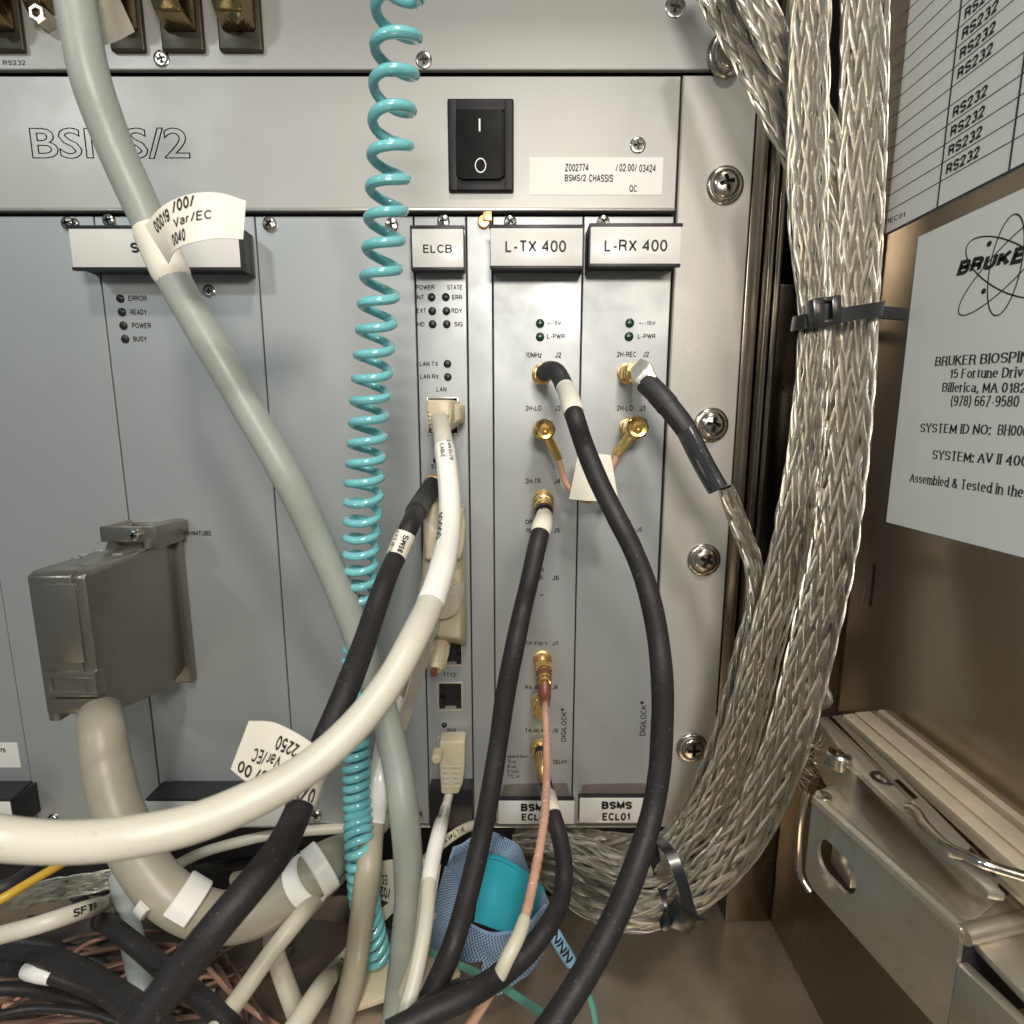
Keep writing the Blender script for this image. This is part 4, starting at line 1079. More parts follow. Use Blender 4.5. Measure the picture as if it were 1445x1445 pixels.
# 8 pink brown coax
t8, p8 = cable('thin braided pink coax from TP-F0 hanging down in front', [(767, 935, 0, 10), (768, 955, 0, 18), (769, 985, 0, 24), (770, 1010, 9.6), (772, 1060, 10.2), (771, 1110, 11), (768, 1155, 12), (761, 1200, 12.6), (752, 1245, 13.4), (743, 1285, 14), (732, 1320, 14.6), (716, 1352, 15), (700, 1385, 15), (680, 1420, 15), (655, 1460, 15)], 2.6, 'brown', n=16)
sb_ = sub_path(p8, plen_at(p8, 768, 952), plen_at(p8, 770, 995)); mm_ = len(sb_)
tube_part('boot', sb_, [3.3-1.3*(i/(mm_-1)) for i in range(mm_)], 'brown_boot', t8, 18)
mb = MB(); pp = sub_path(p8, 2, plen_at(p8, 768, 954)); q0, q1 = pp[0], pp[-1]
mb.lathe(q0, q1-q0, [(0, 3.9), (3.2, 3.9), (3.4, 3.4), (6, 3.3)], 6); mb.lathe(q0, q1-q0, [(6, 3.0), (8, 3.0), (8.3, 2.5), (10, 2.5)], 20)
part('gold_plug', mb, M['gold'], t8)
sleeve(t8, p8, (740, 1296), (700, 1385), 1.75, 'cream', 'cream_sleeve')
rb = MB(); rib = sub_path(p8, plen_at(p8, 770, 1000), plen_at(p8, 743, 1290))
for s0 in range(0, 2):      # braided jacket: two counter-wound ridges
    hp = []; L = 0
    for i in range((len(rib)-1)*8):
        j = i//8; f = (i % 8)/8; c = rib[j].lerp(rib[min(j+1, len(rib)-1)], f)
        T = (rib[min(j+1, len(rib)-1)]-rib[j]).normalized(); N = T.orthogonal().normalized(); B = T.cross(N)
        a_ = (1 if s0 else -1)*i*.55; hp.append(c + (N*math.cos(a_)+B*math.sin(a_))*1.28)
    rb.tube(hp, .16, 5)
part('jacket_braid', rb, M['brown'], t8, 60)

# 9,10 thin coax links joining the two 2H-LO sockets, with a paper flag
def elbow(c, leg, parent, k=1.0):
    c = Vector(c)
    mb = MB(); mb.lathe(c, (0, -1, 0), [(0, 4.1*k), (2.5, 4.1*k), (2.7, 3.2*k), (4.5, 3.2*k)], 6)
    mb.lathe(c, (0, -1, 0), [(4.4, 4.3*k), (9.2, 4.3*k), (9.6, 3.9*k)], 8)
    mb.lathe(c+Vector((0, -9.5, 0)), (0, -1, 0), [(0, 3.7*k), (.9, 3.7*k), (1.3, 3.3*k), (1.1, 2.4*k), (.7, 2.1*k), (.7, .9*k), (1.1, .5*k)], 24)
    part('elbow_body', mb, M['gold'], parent, 35)
    q = c + Vector((0, -7.2, 0)); d = (Vector(leg)-q)
    mb = MB(); mb.lathe(q, d, [(2, 2.0*k), (d.length, 1.9*k), (d.length+.2, 1.5*k)], 6); part('elbow_stem', mb, M['gold'], parent, 35)
t9 = thing('link_cable', 'thin brown coax with gold elbow on the left 2H-LO socket', 'cable', P(766, 606, 8), 'thin brown coax links on the 2H-LO sockets')
elbow(P(767, 606, 7), P(789, 648, 13), t9)
tube_part('jacket', catmull([list(P(*p)) for p in ((785, 640, 13), (790, 655, 13), (796, 675, 13), (806, 692, 14), (826, 706, 16), (838, 704, 16))], 1), 1.35, 'brown', t9, 12)
t10 = thing('link_cable', 'thin brown coax with gold elbow on the right 2H-LO socket', 'cable', P(888, 603, 8), 'thin brown coax links on the 2H-LO sockets')
elbow(P(892, 603, 7), P(870, 641, 13), t10, 1.08)
tube_part('jacket', catmull([list(P(*p)) for p in ((873, 636, 13), (868, 648, 13), (863, 662, 13), (852, 688, 14), (840, 704, 16))], 1), 1.35, 'brown', t10, 12)
mb, fn = sheet([(816, 641, 18), (838, 640, 20), (862, 642, 21)], [(803, 704, 19), (835, 707, 22), (872, 704, 23)], nu=12)
tg = solo('paper_flag', mb, M['tag'], 'blank white paper flag on the thin brown link behind the black cable', 'tag', P(816, 690, 19), smooth=60)

# 11 RCP plug and cable
t11, p11 = cable('white network cable hanging from the RCP socket', [(635, 1095, 0, 5), (634, 1118, 0, 7), (628, 1142, 0, 14), (620, 1175, 18), (612, 1210, 19), (606, 1245, 20), (602, 1290, 21), (594, 1340, 22), (580, 1400, 23), (560, 1460, 24)], 4.0, 'white_cable')
DP = 10.0
pt = [P(x, y, DP) for x, y in ((620, 1047), (656, 1046), (655.5, 1088), (653, 1106), (647, 1121), (622.5, 1121), (621, 1100), (620, 1084))]
mb = MB(); mb.hull([Vector((p.x, -DP, p.z)) for p in pt] + [Vector((p.x, -1.5, p.z)) for p in pt], .9, 3)
part('plug_body', mb, M['beige'], t11)
for k in range(5):
    for sx in (0, 1):
        q = P(637 + (7.5 if sx else -8), 1083+7*k, DP); w_ = 2.0-.16*k
        mb = MB(); mb.box(q.x-w_, q.x+w_, -DP-.35, -DP+.5, q.z-.42, q.z+.42, .2); part('rib', mb, M['jack'], t11)
mb = MB(); mb.lathe(P(618, 1062, 12), (0, -1, 0), [(0, 2.4), (5, 2.2), (6, 1.4)], 18); part('latch_cover', mb, M['beige'], t11)
sleeve(t11, p11, (629, 1135), (606, 1240), 2.35, 'sleeve', 'clear_sleeve')
sp = sub_path(p11, plen_at(p11, 622, 1160), plen_at(p11, 608, 1225)); tube_text(t11, sp, 2.35, "10000", 2, 12, 1.3, matk='ink', bold=0, turn=.5)

# 12 beige serial connector behind the white cable
t12 = thing('serial_connector', 'beige molded serial connector half hidden behind the white network cable', 'connector', P(632, 800, 2))
mb = MB(); a = P(600, 935, 3); b = P(657, 712, 3)
mb.hull([(P(600, 720, 18).x, -20, P(600, 722, 18).z), (P(655, 722, 18).x-1, -20, P(600, 722, 18).z), (P(600, 720, 4).x, -2, b.z), (b.x, -2, b.z), (P(590, 800, 18).x, -20, P(600, 890, 18).z), (b.x-1.5, -20, P(600, 900, 18).z), (P(592, 800, 4).x, -2, P(600, 900, 4).z), (b.x, -2, P(600, 915, 4).z)], 1.6, 3)
part('hood', mb, M['beige'], t12)
mb = MB(); a = P(606, 712, 20); mb.hull([a, P(640, 706, 16), P(658, 740, 16), P(655, 790, 24), P(600, 790, 26), P(598, 735, 24), P(620, 700, 4), P(655, 712, 4), P(598, 790, 4)], 1.2, 3); part('strain_cover', mb, M['beige'], t12)
c0 = P(620, 836, 22); dr = Vector((.15, -1, -.35))
mb = MB(); prof = []
for k in range(5): prof += [(k*2.4, 9.4-.5*k), (k*2.4+1.6, 9.2-.5*k), (k*2.4+1.7, 8.4-.5*k), (k*2.4+2.3, 8.4-.5*k)]
mb.lathe(c0 + Vector((0, 6, 0)), dr, prof, 28); part('ribbed_boot', mb, M['cream'], t12)
def thumbscrew(px0, py0, d0, px1, py1, d1, r):
    p0, p1_ = P(px0, py0, d0), P(px1, py1, d1); ax = (p1_-p0); n = 24; vs = []; fs = []
    mb = MB(); L = ax.length; mb.lathe(p0, ax, [(0, r*.8), (L*.15, r), (L*.8, r*.95), (L, r*.7)], 24)
    u = ax.normalized().orthogonal().normalized(); w = ax.normalized().cross(u)
    for k in range(14):
        an = 2*math.pi*k/14; o = (u*math.cos(an)+w*math.sin(an))*r
        mb.tube([p0+o*.96+ax*.12, p0+o+ax*.45, p0+o*.95+ax*.85], .34, 6)
    part('thumbscrew', mb, M['beige'], t12)
thumbscrew(624, 905, 10, 615, 946, 22, 3.6)
mb = MB(); a = P(613, 948, 22); mb.box(a.x-1.2, a.x+1.2, -24.5, -22, a.z-1, a.z+2.5, .2); part('screw_slot', mb, M['brown_boot'], t12)
# beige sleeved cable of that connector running down
t13, p13 = cable('tan cable with a white sleeve running down beside the teal cord', [(560, 960, 0, 24), (551, 1000, 0, 36), (545, 1050, 0, 46), (534, 1105, 0, 56), (525, 1160, 0, 59), (520, 1220, 35), (513, 1280, 35), (506, 1340, 34), (494, 1400, 34), (476, 1460, 34)], 8.2, 'tan', n=22)
mm_ = sub_path(p13, plen_at(p13, 556, 985), plen_at(p13, 527, 1160)); k_ = len(mm_)
tube_part('white_sleeve', mm_, 4.4, 'sleeve', t13, 22)
# yellowed clear strip hanging behind the white cable
mb, fn = sheet([(556, 1024, 50), (575, 970, 48), (592, 905, 42), (604, 850, 36)], [(571, 1032, 38), (590, 975, 36), (608, 915, 30), (622, 860, 26)], nu=24, th=.35)
solo('clear_strip', mb, M['film'], 'yellowed clear plastic strip under the white network cable', 'strip', P(560, 1020, 50), smooth=60)

# 13 big metal connector, its cable and rings
hood = thing('hooded_connector', 'big grey brown metal hooded connector on the SHIMTUBE socket', 'connector', P(180, 900, 10))
DH = 52
xa = P(36, 815, DH).x; xb = P(120, 815, DH).x; z_t = P(80, 809, DH).z; z_m = P(120, 998, DH).z; z_b = P(150, 1030, DH).z
yb = -DH
xr = xb
# right and left cheeks: one solid with chamfered top-back and bottom outline
ztb = P(255, 770, 10).z; zbb = P(262, 962, 8).z
prof = [(-DH, z_t-1), (-DH, z_b+1.5), (-DH+2.5, z_b), (-DH+9, z_b+2.5), (-20, zbb+1.5), (-11, zbb-2), (-10, zbb+2), (-3, zbb+4), (-3, P(255, 737, 3).z), (-12, P(246, 747, 12).z), (-16, P(235, 772, 16).z), (-DH+3, z_t+.6)]
mb = MB(); mb.prism([(xr-5.2, y, z) for y, z in prof], (5.2, 0, 0), 1.5)
part('right_cheek', mb, M['hood'], hood)
prof2 = [(-DH, z_t-1), (-DH, z_m-3), (-3, z_m+6), (-3, P(255, 745, 3).z), (-12, P(246, 747, 12).z-1), (-16, P(235, 772, 16).z-.6), (-DH+3, z_t+.4)]
mb = MB(); mb.prism([(xa+.2, y, z) for y, z in prof2], (xr-5.1-xa, 0, 0), .9)
part('hood_shell', mb, M['hood'], hood)
mb = MB(); mb.box(xa+.3, xa+4.5, -DH+.2, -14, z_b+3, z_m-1, .8); part('left_cheek', mb, M['hood'], hood)
# raised front strip and latch bar near the bottom front
mb = MB(); mb.box(xa+3.6, xr-3.6, -DH-.5, -DH+2, P(80, 935, DH).z, z_t-3.6, .4); part('front_cover', mb, M['hood'], hood)
mb = MB(); zz1 = P(100, 946, DH).z; zz0 = P(100, 981, DH).z
mb.box(xa+2.4, xr+.3, -DH-1.6, -DH+3, zz1-2.6, zz1, .4); mb.box(xa+2.4, xr+.3, -DH-1.6, -DH+3, zz0, zz0+2.0, .4); mb.box(xr-4.0, xr+.15, -DH-1.45, -DH+2.9, zz0+.9, zz1-.9, .3); mb.box(xa+2.55, xa+4.8, -DH-1.3, -DH+2.8, zz0+.9, zz1-.9, .3)
mb.box(xa+4.2, xr-3.5, -DH-.7, -DH+3, zz0+1, zz1-1)
part('latch_bar', mb, M['hood'], hood)
mb = MB(); mb.box(xa+4.6, xr-.6, -DH-1.3, -DH+4, P(100, 1000, DH).z, P(100, 984, DH).z, .5); part('bottom_lip', mb, M['hood'], hood)
# mounting flange with screw at the back top
fa = Vector((xa+2.2, 0, 0)); fb = Vector((xr+3.4, 0, 0))
zt_ = P(190, 743, 20).z
mb = MB(); mb.box(fa.x, fb.x-3.5, -20, -18.6, P(190, 765, 20).z, zt_, .4); mb.box(fa.x+.15, fa.x+1.6, -19.8, -3, P(190, 765, 20).z+.15, zt_-.15, .4); mb.box(fb.x-4.5, fb.x+1.0, -20.2, -1, P(190, 765, 20).z-3, zt_, .5)
mb.hull([(fb.x-1, -16, zt_-.4), (fb.x+2.2, -1, zt_-.4), (fb.x-1, -1, zt_-.4), (fb.x-1, -16, zt_-6), (fb.x+2.2, -1, zt_-6), (fb.x-1, -1, zt_-6)], .3)
part('mounting_bracket', mb, M['hood'], hood)
inst('screw', 'screw_small', hood, 191, 755, 20, 1.0, 25)
mb = MB(); mb.box(xa+1, xr+2.6, -3.6, -.2, P(250, 962, 3).z, P(250, 738, 3).z, .5); part('plug_face', mb, M['hood'], hood)
for (x, y) in ((117, 783), (108, 786), (166, 782), (141, 777)):
    q = P(x, y, 40); mb = MB(); mb.box(q.x-1.6, q.x+1.6, q.y-.7, q.y+.7, q.z-.6, q.z+.25, .15); part('cover_rib', mb, M['plate_edge'], hood)

t14, p14 = cable('thick beige cable loom from the big metal connector, held by white rings', [(137, 940, 0, 22), (140, 985, 0, 26), (143, 1030, 67), (148, 1075, 68), (157, 1120, 69), (172, 1165, 70), (198, 1215, 72), (240, 1262, 73), (295, 1290, 72), (350, 1290, 70), (405, 1262, 69), (448, 1226, 68), (480, 1205, 0, 30), (500, 1196, 0, 8), (512, 1190, 0, -14)], 15.8, 'loom', n=28, rad=.87)
def ring_clip(px, py, span, phase, w=5.0, label=None):
    s = plen_at(p14, px, py); spp = sub_path(p14, s-w/2-1.5, s+w/2+1.5)
    c = spp[len(spp)//2]; T = (spp[-1]-spp[0]).normalized()
    N = CAMV-c; N = (N-T*N.dot(T)).normalized(); B = T.cross(N)
    mb = MB(); vs = []; fs = []; n = 26
    for i in range(n+1):
        a_ = R(phase + span*(i/n-.5))
        for (rr, ww) in ((7.05, -w/2), (7.8, -w/2+.1), (8.2, -w/2+.5), (8.2, w/2-.5), (7.8, w/2-.1), (7.05, w/2)):
            vs.append(c + (N*math.cos(a_)+B*math.sin(a_))*rr + T*ww)
    for i in range(n):
        for k in range(6): fs.append([6*i+k, 6*i+(k+1) % 6, 6*(i+1)+(k+1) % 6, 6*(i+1)+k])
    fs += [[0, 1, 2, 3, 4, 5], [6*n+j for j in (5, 4, 3, 2, 1, 0)]]
    mb.add(vs, fs); solo('ring_clip', mb, M['white_clip'], label, 'cable clip', c, 'white rings round the beige loom', 40)
ring_clip(262, 1272, 150, -45, 7.5, 'white plastic ring on the beige loom nearest the metal connector')
ring_clip(236, 1250, 70, 78, 4, 'short white ring end poking out under the beige loom')
ring_clip(338, 1292, 110, -70, 5, 'white ring on the beige loom just behind the black cable')
ring_clip(424, 1250, 200, 10, 5.5, 'white ring on the beige loom right of the black cable, left one of a pair')
ring_clip(447, 1230, 200, 10, 5.5, 'white ring on the beige loom right of the black cable, right one of a pair')
# ================================================================ BRAIDED STRAPS
def braid_geo(mb, pa, widths, thick, n_tow=8, lay=80.0, amp=.33, seed=0, core=None):
    """flat tubular braid: two families of tows woven over and under, laid along pa"""
    rnd = random.Random(seed)
    pts = [Vector(p[:3]) for p in pa]; m = len(pts)
    cum = [0]
    for i in range(1, m): cum.append(cum[-1]+(pts[i]-pts[i-1]).length)
    fr = []
    for i in range(m):
        T = (pts[min(i+2, m-1)]-pts[max(i-2, 0)]).normalized()
        N = CAMV-pts[i]; N = (N-T*N.dot(T)).normalized(); fr.append((T, N, T.cross(N)))
    def surf(i, phi, off):
        T, N, B = fr[i]; w_, h_ = widths[i], min(thick, widths[i]*.8)
        r = h_/2; fl = w_-h_; per = 2*fl + 2*math.pi*r
        q = (phi/(2*math.pi)) % 1.0 * per
        if q < fl: x, y, nx, ny = -fl/2+q, r, 0, 1
        elif q < fl+math.pi*r:
            a_ = (q-fl)/r; x, y, nx, ny = fl/2+r*math.sin(a_), r*math.cos(a_), math.sin(a_), math.cos(a_)
        elif q < 2*fl+math.pi*r: x, y, nx, ny = fl/2-(q-fl-math.pi*r), -r, 0, -1
        else:
            a_ = (q-2*fl-math.pi*r)/r; x, y, nx, ny = -fl/2-r*math.sin(a_), -r*math.cos(a_), -math.sin(a_), -math.cos(a_)
        y += ny*.5*(1-(2*x/w_)**2) if fl > 0 else 0
        return pts[i] + B*(x+off*nx) + N*(y+off*ny)
    k = 2*math.pi/lay
    ND = 5
    for fam in (1, -1):
        for q in range(n_tow):
            jit = rnd.uniform(-.05, .05); ja = rnd.uniform(.85, 1.15); wob = rnd.uniform(0, 6.3)
            vs = []; uvs = []; fs = []
            for i in range(m):
                ks = k*cum[i]
                base = 2*math.pi*q/n_tow + fam*ks + jit + .05*math.sin(cum[i]*.13+wob)
                arg = (n_tow*ks/math.pi + 2*q) if fam == 1 else (2*q - n_tow*ks/math.pi)
                o = fam*amp*ja*math.cos(math.pi/2*arg - math.pi/4)
                # lens shaped tow, narrower where it dives under
                hw = (2*math.pi/n_tow)*.5*(.90 + .14*o/amp)
                for j in range(ND):
                    t = j/(ND-1)*2-1
                    vs.append(surf(i, base + t*hw, o + .42*(1-t*t)))
                    uvs.append((j/(ND-1), cum[i]*.08+q*3))
            for i in range(m-1):
                for j in range(ND-1):
                    f = [i*ND+j, i*ND+j+1, (i+1)*ND+j+1, (i+1)*ND+j]
                    fs.append(f if fam == -1 else f)
            mb.add(vs, fs, uvs)
    if core is not None:
        vs = []; fs = []; n = 20
        for i in range(m):
            for j in range(n): vs.append(surf(i, 2*math.pi*j/n, -.45))
        for i in range(m-1):
            for j in range(n): fs.append([i*n+j, i*n+(j+1) % n, (i+1)*n+(j+1) % n, (i+1)*n+j])
        core.add(vs, fs)
def strap(label, pts, thick=4.0, n_tow=8, lay=78, amp=.33, seed=0, step=1.3, group='braided metal grounding straps'):
    """pts: (px, py, width px, d)"""
    raw = []
    for (x, y, w, d) in pts:
        q = P(x, y, d); raw.append([q.x, q.y, q.z, w*mmpx(x, y, d)*.91-.6])
    rs = catmull(raw, step)
    t = thing('braided_strap', label, 'grounding strap', Vector(rs[0][:3]), group)
    mb = MB(); core = MB()
    braid_geo(mb, rs, [p[3] for p in rs], thick, n_tow, lay, amp, seed, core)
    part('braid', mb, M['braid'], t, 60); part('core', core, M['braid_core'], t, 60)
    return t, rs
strap('braided strap hanging at the right, left of the pair through the upper black tie', [(1143, -60, 54, 46), (1143, 40, 54, 46), (1140, 150, 55, 46), (1139, 250, 55, 47), (1141, 330, 50, 48), (1147, 400, 44, 48), (1150, 445, 42, 48), (1147, 500, 42, 49), (1143, 560, 44, 49), (1136, 640, 48, 49), (1124, 720, 52, 50),
    (1106, 810, 50, 47), (1082, 900, 50, 47), (1058, 990, 52, 47), (1033, 1070, 52, 47), (998, 1140, 52, 46), (958, 1194, 48, 45), (925, 1228, 50, 46), (880, 1228, 44, 38), (830, 1205, 40, 28), (780, 1190, 34, 18), (730, 1190, 30, 5)], 5.2, 15, 190, .40, 1)
strap('widest braided strap at the far right, right of the pair through the upper black tie', [(1221, -60, 62, 40), (1220, 40, 62, 40), (1218, 150, 62, 40), (1215, 260, 61, 41), (1212, 350, 59, 42), (1208, 440, 56, 43), (1203, 520, 60, 44), (1196, 600, 62, 45), (1188, 680, 62, 46), (1175, 780, 62, 48),
    (1155, 870, 63, 50), (1134, 960, 62, 52), (1113, 1040, 61, 54), (1082, 1120, 60, 55), (1042, 1190, 59, 55), (990, 1246, 56, 54), (935, 1277, 54, 50), (880, 1283, 58, 44), (830, 1262, 58, 34), (785, 1232, 50, 22), (740, 1215, 44, 8)], 5.6, 16, 205, .42, 2)
strap('dull braided strap crossing from the top behind the left strap', [(985, -50, 46, 22), (1018, 10, 46, 25), (1052, 70, 46, 28), (1086, 135, 46, 31), (1118, 200, 44, 33), (1150, 270, 40, 35), (1170, 340, 34, 38), (1176, 410, 30, 40), (1172, 450, 28, 42), (1168, 510, 28, 41), (1160, 580, 26, 41), (1148, 650, 26, 40), (1128, 720, 30, 38), (1098, 800, 36, 36),
    (1067, 880, 40, 36), (1046, 960, 40, 37), (1028, 1030, 40, 38), (1005, 1090, 38, 38), (975, 1150, 34, 36), (940, 1190, 32, 32), (890, 1200, 44, 22), (840, 1198, 50, 12), (780, 1185, 40, 0), (730, 1178, 34, -8)], 3.8, 12, 140, .34, 3)
strap('darker braided strap from the top, joining between the two hanging straps', [(1040, -60, 44, 34), (1066, 0, 46, 35), (1096, 65, 46, 36), (1130, 125, 44, 36), (1162, 185, 42, 36), (1186, 245, 38, 36), (1190, 310, 32, 36), (1182, 370, 30, 38), (1180, 440, 26, 40), (1176, 520, 26, 38), (1166, 600, 26, 38), (1150, 690, 28, 38), (1128, 780, 30, 40), (1105, 870, 30, 42)], 3.6, 11, 130, .32, 4)
t15, rs15 = strap('narrow braided shield leading from the 2H-REC cable to the bundle', [(1024, 688, 22, 34), (1034, 715, 26, 34), (1047, 750, 27, 35), (1060, 785, 26, 36), (1068, 830, 26, 38), (1066, 880, 26, 40), (1056, 940, 26, 42)], 3.0, 8, 86, .22, 5)
strap('short braided strap lying behind the cables at the lower left', [(20, 1270, 28, 40), (60, 1258, 30, 42), (110, 1250, 30, 44), (165, 1240, 26, 44), (215, 1240, 26, 44)], 2.8, 8, 90, .26, 6)

# fan of fraying wires on the right edge of the bundle
fr = MB(); rnd = random.Random(5)
for k in range(26):
    x, y = rnd.uniform(1118, 1142), rnd.uniform(1040, 1105); d = 58
    a = P(x, y, d); b = a + Vector((rnd.uniform(1, 6), -rnd.uniform(0, 3), rnd.uniform(-7, 5))); c = (a+b)/2 + Vector((rnd.uniform(-1, 2), -1, rnd.uniform(-1.5, 1.5)))
    fr.tube(catmull([list(a), list(c), list(b)], 1.2), .11, 5)
o = solo('frayed_wires', fr, M['braid'], 'loose frayed wires sticking out of the braid at lower right', 'wires', P(1130, 1080, 58)); o['kind'] = 'stuff'
fr = MB()
for k in range(20):
    x, y = rnd.uniform(1158, 1172), rnd.uniform(975, 1000); a = P(1168, 968+rnd.uniform(0, 8), 56); b = P(1155+rnd.uniform(-4, 14), 1000+rnd.uniform(-6, 3), 57)
    c = (a+b)/2 + Vector((rnd.uniform(.5, 2.5), -rnd.uniform(0, 1), 0)); fr.tube(catmull([list(a), list(c), list(b)], 1.2), .12, 5)
o = solo('frayed_wires', fr, M['braid'], 'small tuft of bent braid wires at the strap edge above the slide', 'wires', P(1165, 985, 56)); o['kind'] = 'stuff'

# cable ties
def tie_band(mb, pts, hw, th=.9):
    """closed strap through 3D points, hw = half width along dirs"""
    n = len(pts); cen = sum((Vector(p) for p, _ in pts), Vector())/n
    vs = []; fs = []
    for p, w in pts:
        p = Vector(p); w = Vector(w).normalized()*hw; o = (p-cen); o = (o - w.normalized()*o.dot(w.normalized())).normalized()*th
        vs += [p-w, p-w+o, p+w+o, p+w]
    for i in range(n):
        for k in range(4): fs.append([4*i+k, 4*i+(k+1) % 4, 4*((i+1) % n)+(k+1) % 4, 4*((i+1) % n)+k])
    mb.add(vs, fs)
def ellipse_tie(c, ex, ey, ax, w, n=44, pw=.75):
    out = []
    for i in range(n):
        a_ = 2*math.pi*i/n; cc, ss = math.cos(a_), math.sin(a_)
        out.append((c + ex*(abs(cc)**pw*(1 if cc > 0 else -1)) + ey*(abs(ss)**pw*(1 if ss > 0 else -1)), ax))
    mb = MB(); tie_band(mb, out, w); return mb
tie = thing('cable_tie', 'black cable tie gathering the braided straps near their middle', 'cable tie', P(1165, 440, 50), 'black cable ties on the braids')
l_, r_ = P(1124, 457, 48), P(1238, 436, 46); c_ = (l_+r_)/2
part('tie_band', ellipse_tie(c_, (r_-l_)/2, Vector((0, -6.0, -.5)), Vector((.08, 0, 1)), 2.3), M['tie'], tie)
h0 = P(1163, 440, 54); 
mb = MB(); 
m4 = Matrix.Translation(h0) @ Matrix.Rotation(R(-8), 4, 'Y')
mb.box(-4.6, -1.0, -2.5, 3, -4.2, 4.2, .6, 2, m4); mb.box(1.2, 4.2, -2.5, 3, -4.2, 4.2, .6, 2, m4); mb.box(-2, 2, -2.4, 3, 2.6, 4.1, .4, 2, m4); mb.box(-2, 2, -2.4, 3, -4.1, -2.6, .4, 2, m4); mb.box(-2, 2, -.6, 3, -3.5, 3.5, 0, 1, m4)
part('tie_head', mb, M['tie'], tie)
mb = MB(); ta = P(1236, 440, 42); te = PX(1282, 443, XW-1.5)
mb.hull([ta+Vector((0, 0, 2)), ta+Vector((0, 0, -2)), te+Vector((0, 0, 2)), te+Vector((0, 0, -2)), ta+Vector((0, 1.2, 2)), ta+Vector((0, 1.2, -2)), te+Vector((0, 1.2, 2)), te+Vector((0, 1.2, -2))], .2); part('tie_tail', mb, M['tie'], tie)
tie2 = thing('cable_tie', 'black cable tie squeezing the lower bend of the straps', 'cable tie', P(945, 1290, 60), 'black cable ties on the braids')
u_, v_ = P(933, 1190, 52), P(962, 1302, 60); c_ = (u_+v_)/2; exx = (v_-u_)/2
part('tie_band', ellipse_tie(c_, exx, Vector((3, -7.2, 1.4)), exx.cross(Vector((0, 1, 0))), 2.0), M['tie'], tie2)
h0 = P(962, 1292, 63); m4 = Matrix.Translation(h0) @ Matrix.Rotation(R(25), 4, 'Y')
mb = MB(); mb.box(-4, 4, -3, 3, -4, 4.5, .8, 2, m4); mb.box(-5.5, -2, -2, 2, -7, -2, .6, 2, m4); mb.box(2, 9, -1.2, .4, -1.5, 1.0, .4, 2, Matrix.Translation(h0) @ Matrix.Rotation(R(8), 4, 'Y'))
part('tie_head', mb, M['tie'], tie2)

# cable of the 2H-REC socket: metal elbow, heat-shrink, then the braid
t16 = thing('coaxial_cable', 'black sleeved cable with soldered silver elbow on the 2H-REC socket', 'cable', P(886, 527, 8))
mb = MB(); c = P(888, 527, 6); mb.lathe(c, (0, -1, 0), [(0, 3.9), (3, 3.9), (3.2, 3.4), (6, 3.3), (6.2, 3.0), (9, 3.0)], 6); part('gold_nut', mb, M['gold'], t16)
mb = MB(); q0, q1 = P(893, 517, 16), P(920, 536, 20)
mb.hull([P(888, 527, 10), P(903, 507, 10), P(920, 514, 16), P(928, 533, 20), P(913, 550, 20), P(893, 544, 12), P(889, 520, 20), P(904, 505, 20), P(918, 512, 25), P(927, 532, 26), P(912, 548, 26), P(895, 538, 24)], .5, 2); part('solder_elbow', mb, M['solder'], t16)
pa = path([(912, 540, 0, 22), (928, 556, 0, 26), (950, 582, 0, 30), (968, 606, 0, 32), (985, 640, 0, 33), (1000, 668, 0, 33), (1013, 690, 0, 34)], 6, 1.5)
s1 = plen_at(pa, 970, 605)
tube_part('heatshrink', sub_path(pa, 0, s1), [4.2-.8*(i/40) if i < 40 else 3.4 for i in range(len(sub_path(pa, 0, s1)))], 'boot', t16, 20)
tube_part('glossy_heatshrink', sub_path(pa, s1-1, 999), 3.8, 'clearshrink', t16, 20)
tube_part('collar', sub_path(pa, plen_at(pa, 928, 556), plen_at(pa, 943, 572)), 4.25, 'boot', t16, 20)

# ================================================================ SMALL CABLES UNDER THE RACK
def c_(label, pts, dia, matk, group=None, cat='cable', name='cable', n=14):
    return cable(label, pts, dia, matk, cat, group, name, n, 3.0)
t, pa = c_('cream cable printed SFTP coming in from the left edge under the thick white one', [(-40, 1332, 24), (0, 1320, 24), (55, 1306, 24), (111, 1288, 23), (165, 1265, 0, 48), (220, 1238, 0, 24), (275, 1208, 0, 12), (330, 1190, 0, 10), (395, 1176, 0, 5), (530, 1166, 0, -2)], 4.6, 'white_cable')
tube_text(t, sub_path(pa, plen_at(pa, 88, 1297), 999), 2.3, "SFTP", 0, 7.5, 2.0, bold=.02); tube_text(t, sub_path(pa, plen_at(pa, 148, 1272), 999), 2.3, "2x4x26", 0, 9, 1.8, bold=.0)
c_('yellow cable at the left edge under the white cable', [(-40, 1288, 13), (0, 1270, 13), (45, 1243, 12.5), (88, 1218, 12), (130, 1190, 11)], 2.8, 'yellow')
t, pa = c_('black cable with white band at the lower left', [(-30, 1345, 22), (20, 1348, 23), (75, 1353, 25), (125, 1372, 27), (165, 1400, 29), (215, 1440, 31), (250, 1480, 32)], 5.2, 'rubber')
c_('black cable lying under the grey stub at the lower left', [(95, 1250, 0, 5), (132, 1292, 0, 30), (165, 1312, 24), (205, 1345, 25), (245, 1380, 26), (295, 1420, 27), (350, 1470, 28)], 5.0, 'rubber')
t, pa = c_('short dark cable with a white marker band at the lower left corner', [(-30, 1362, 18), (15, 1366, 19), (60, 1374, 20), (105, 1388, 20), (150, 1408, 20), (190, 1440, 20)], 4.2, 'rubber')
sleeve(t, pa, (40, 1370), (80, 1380), 2.5, 'sleeve', 'marker_band')
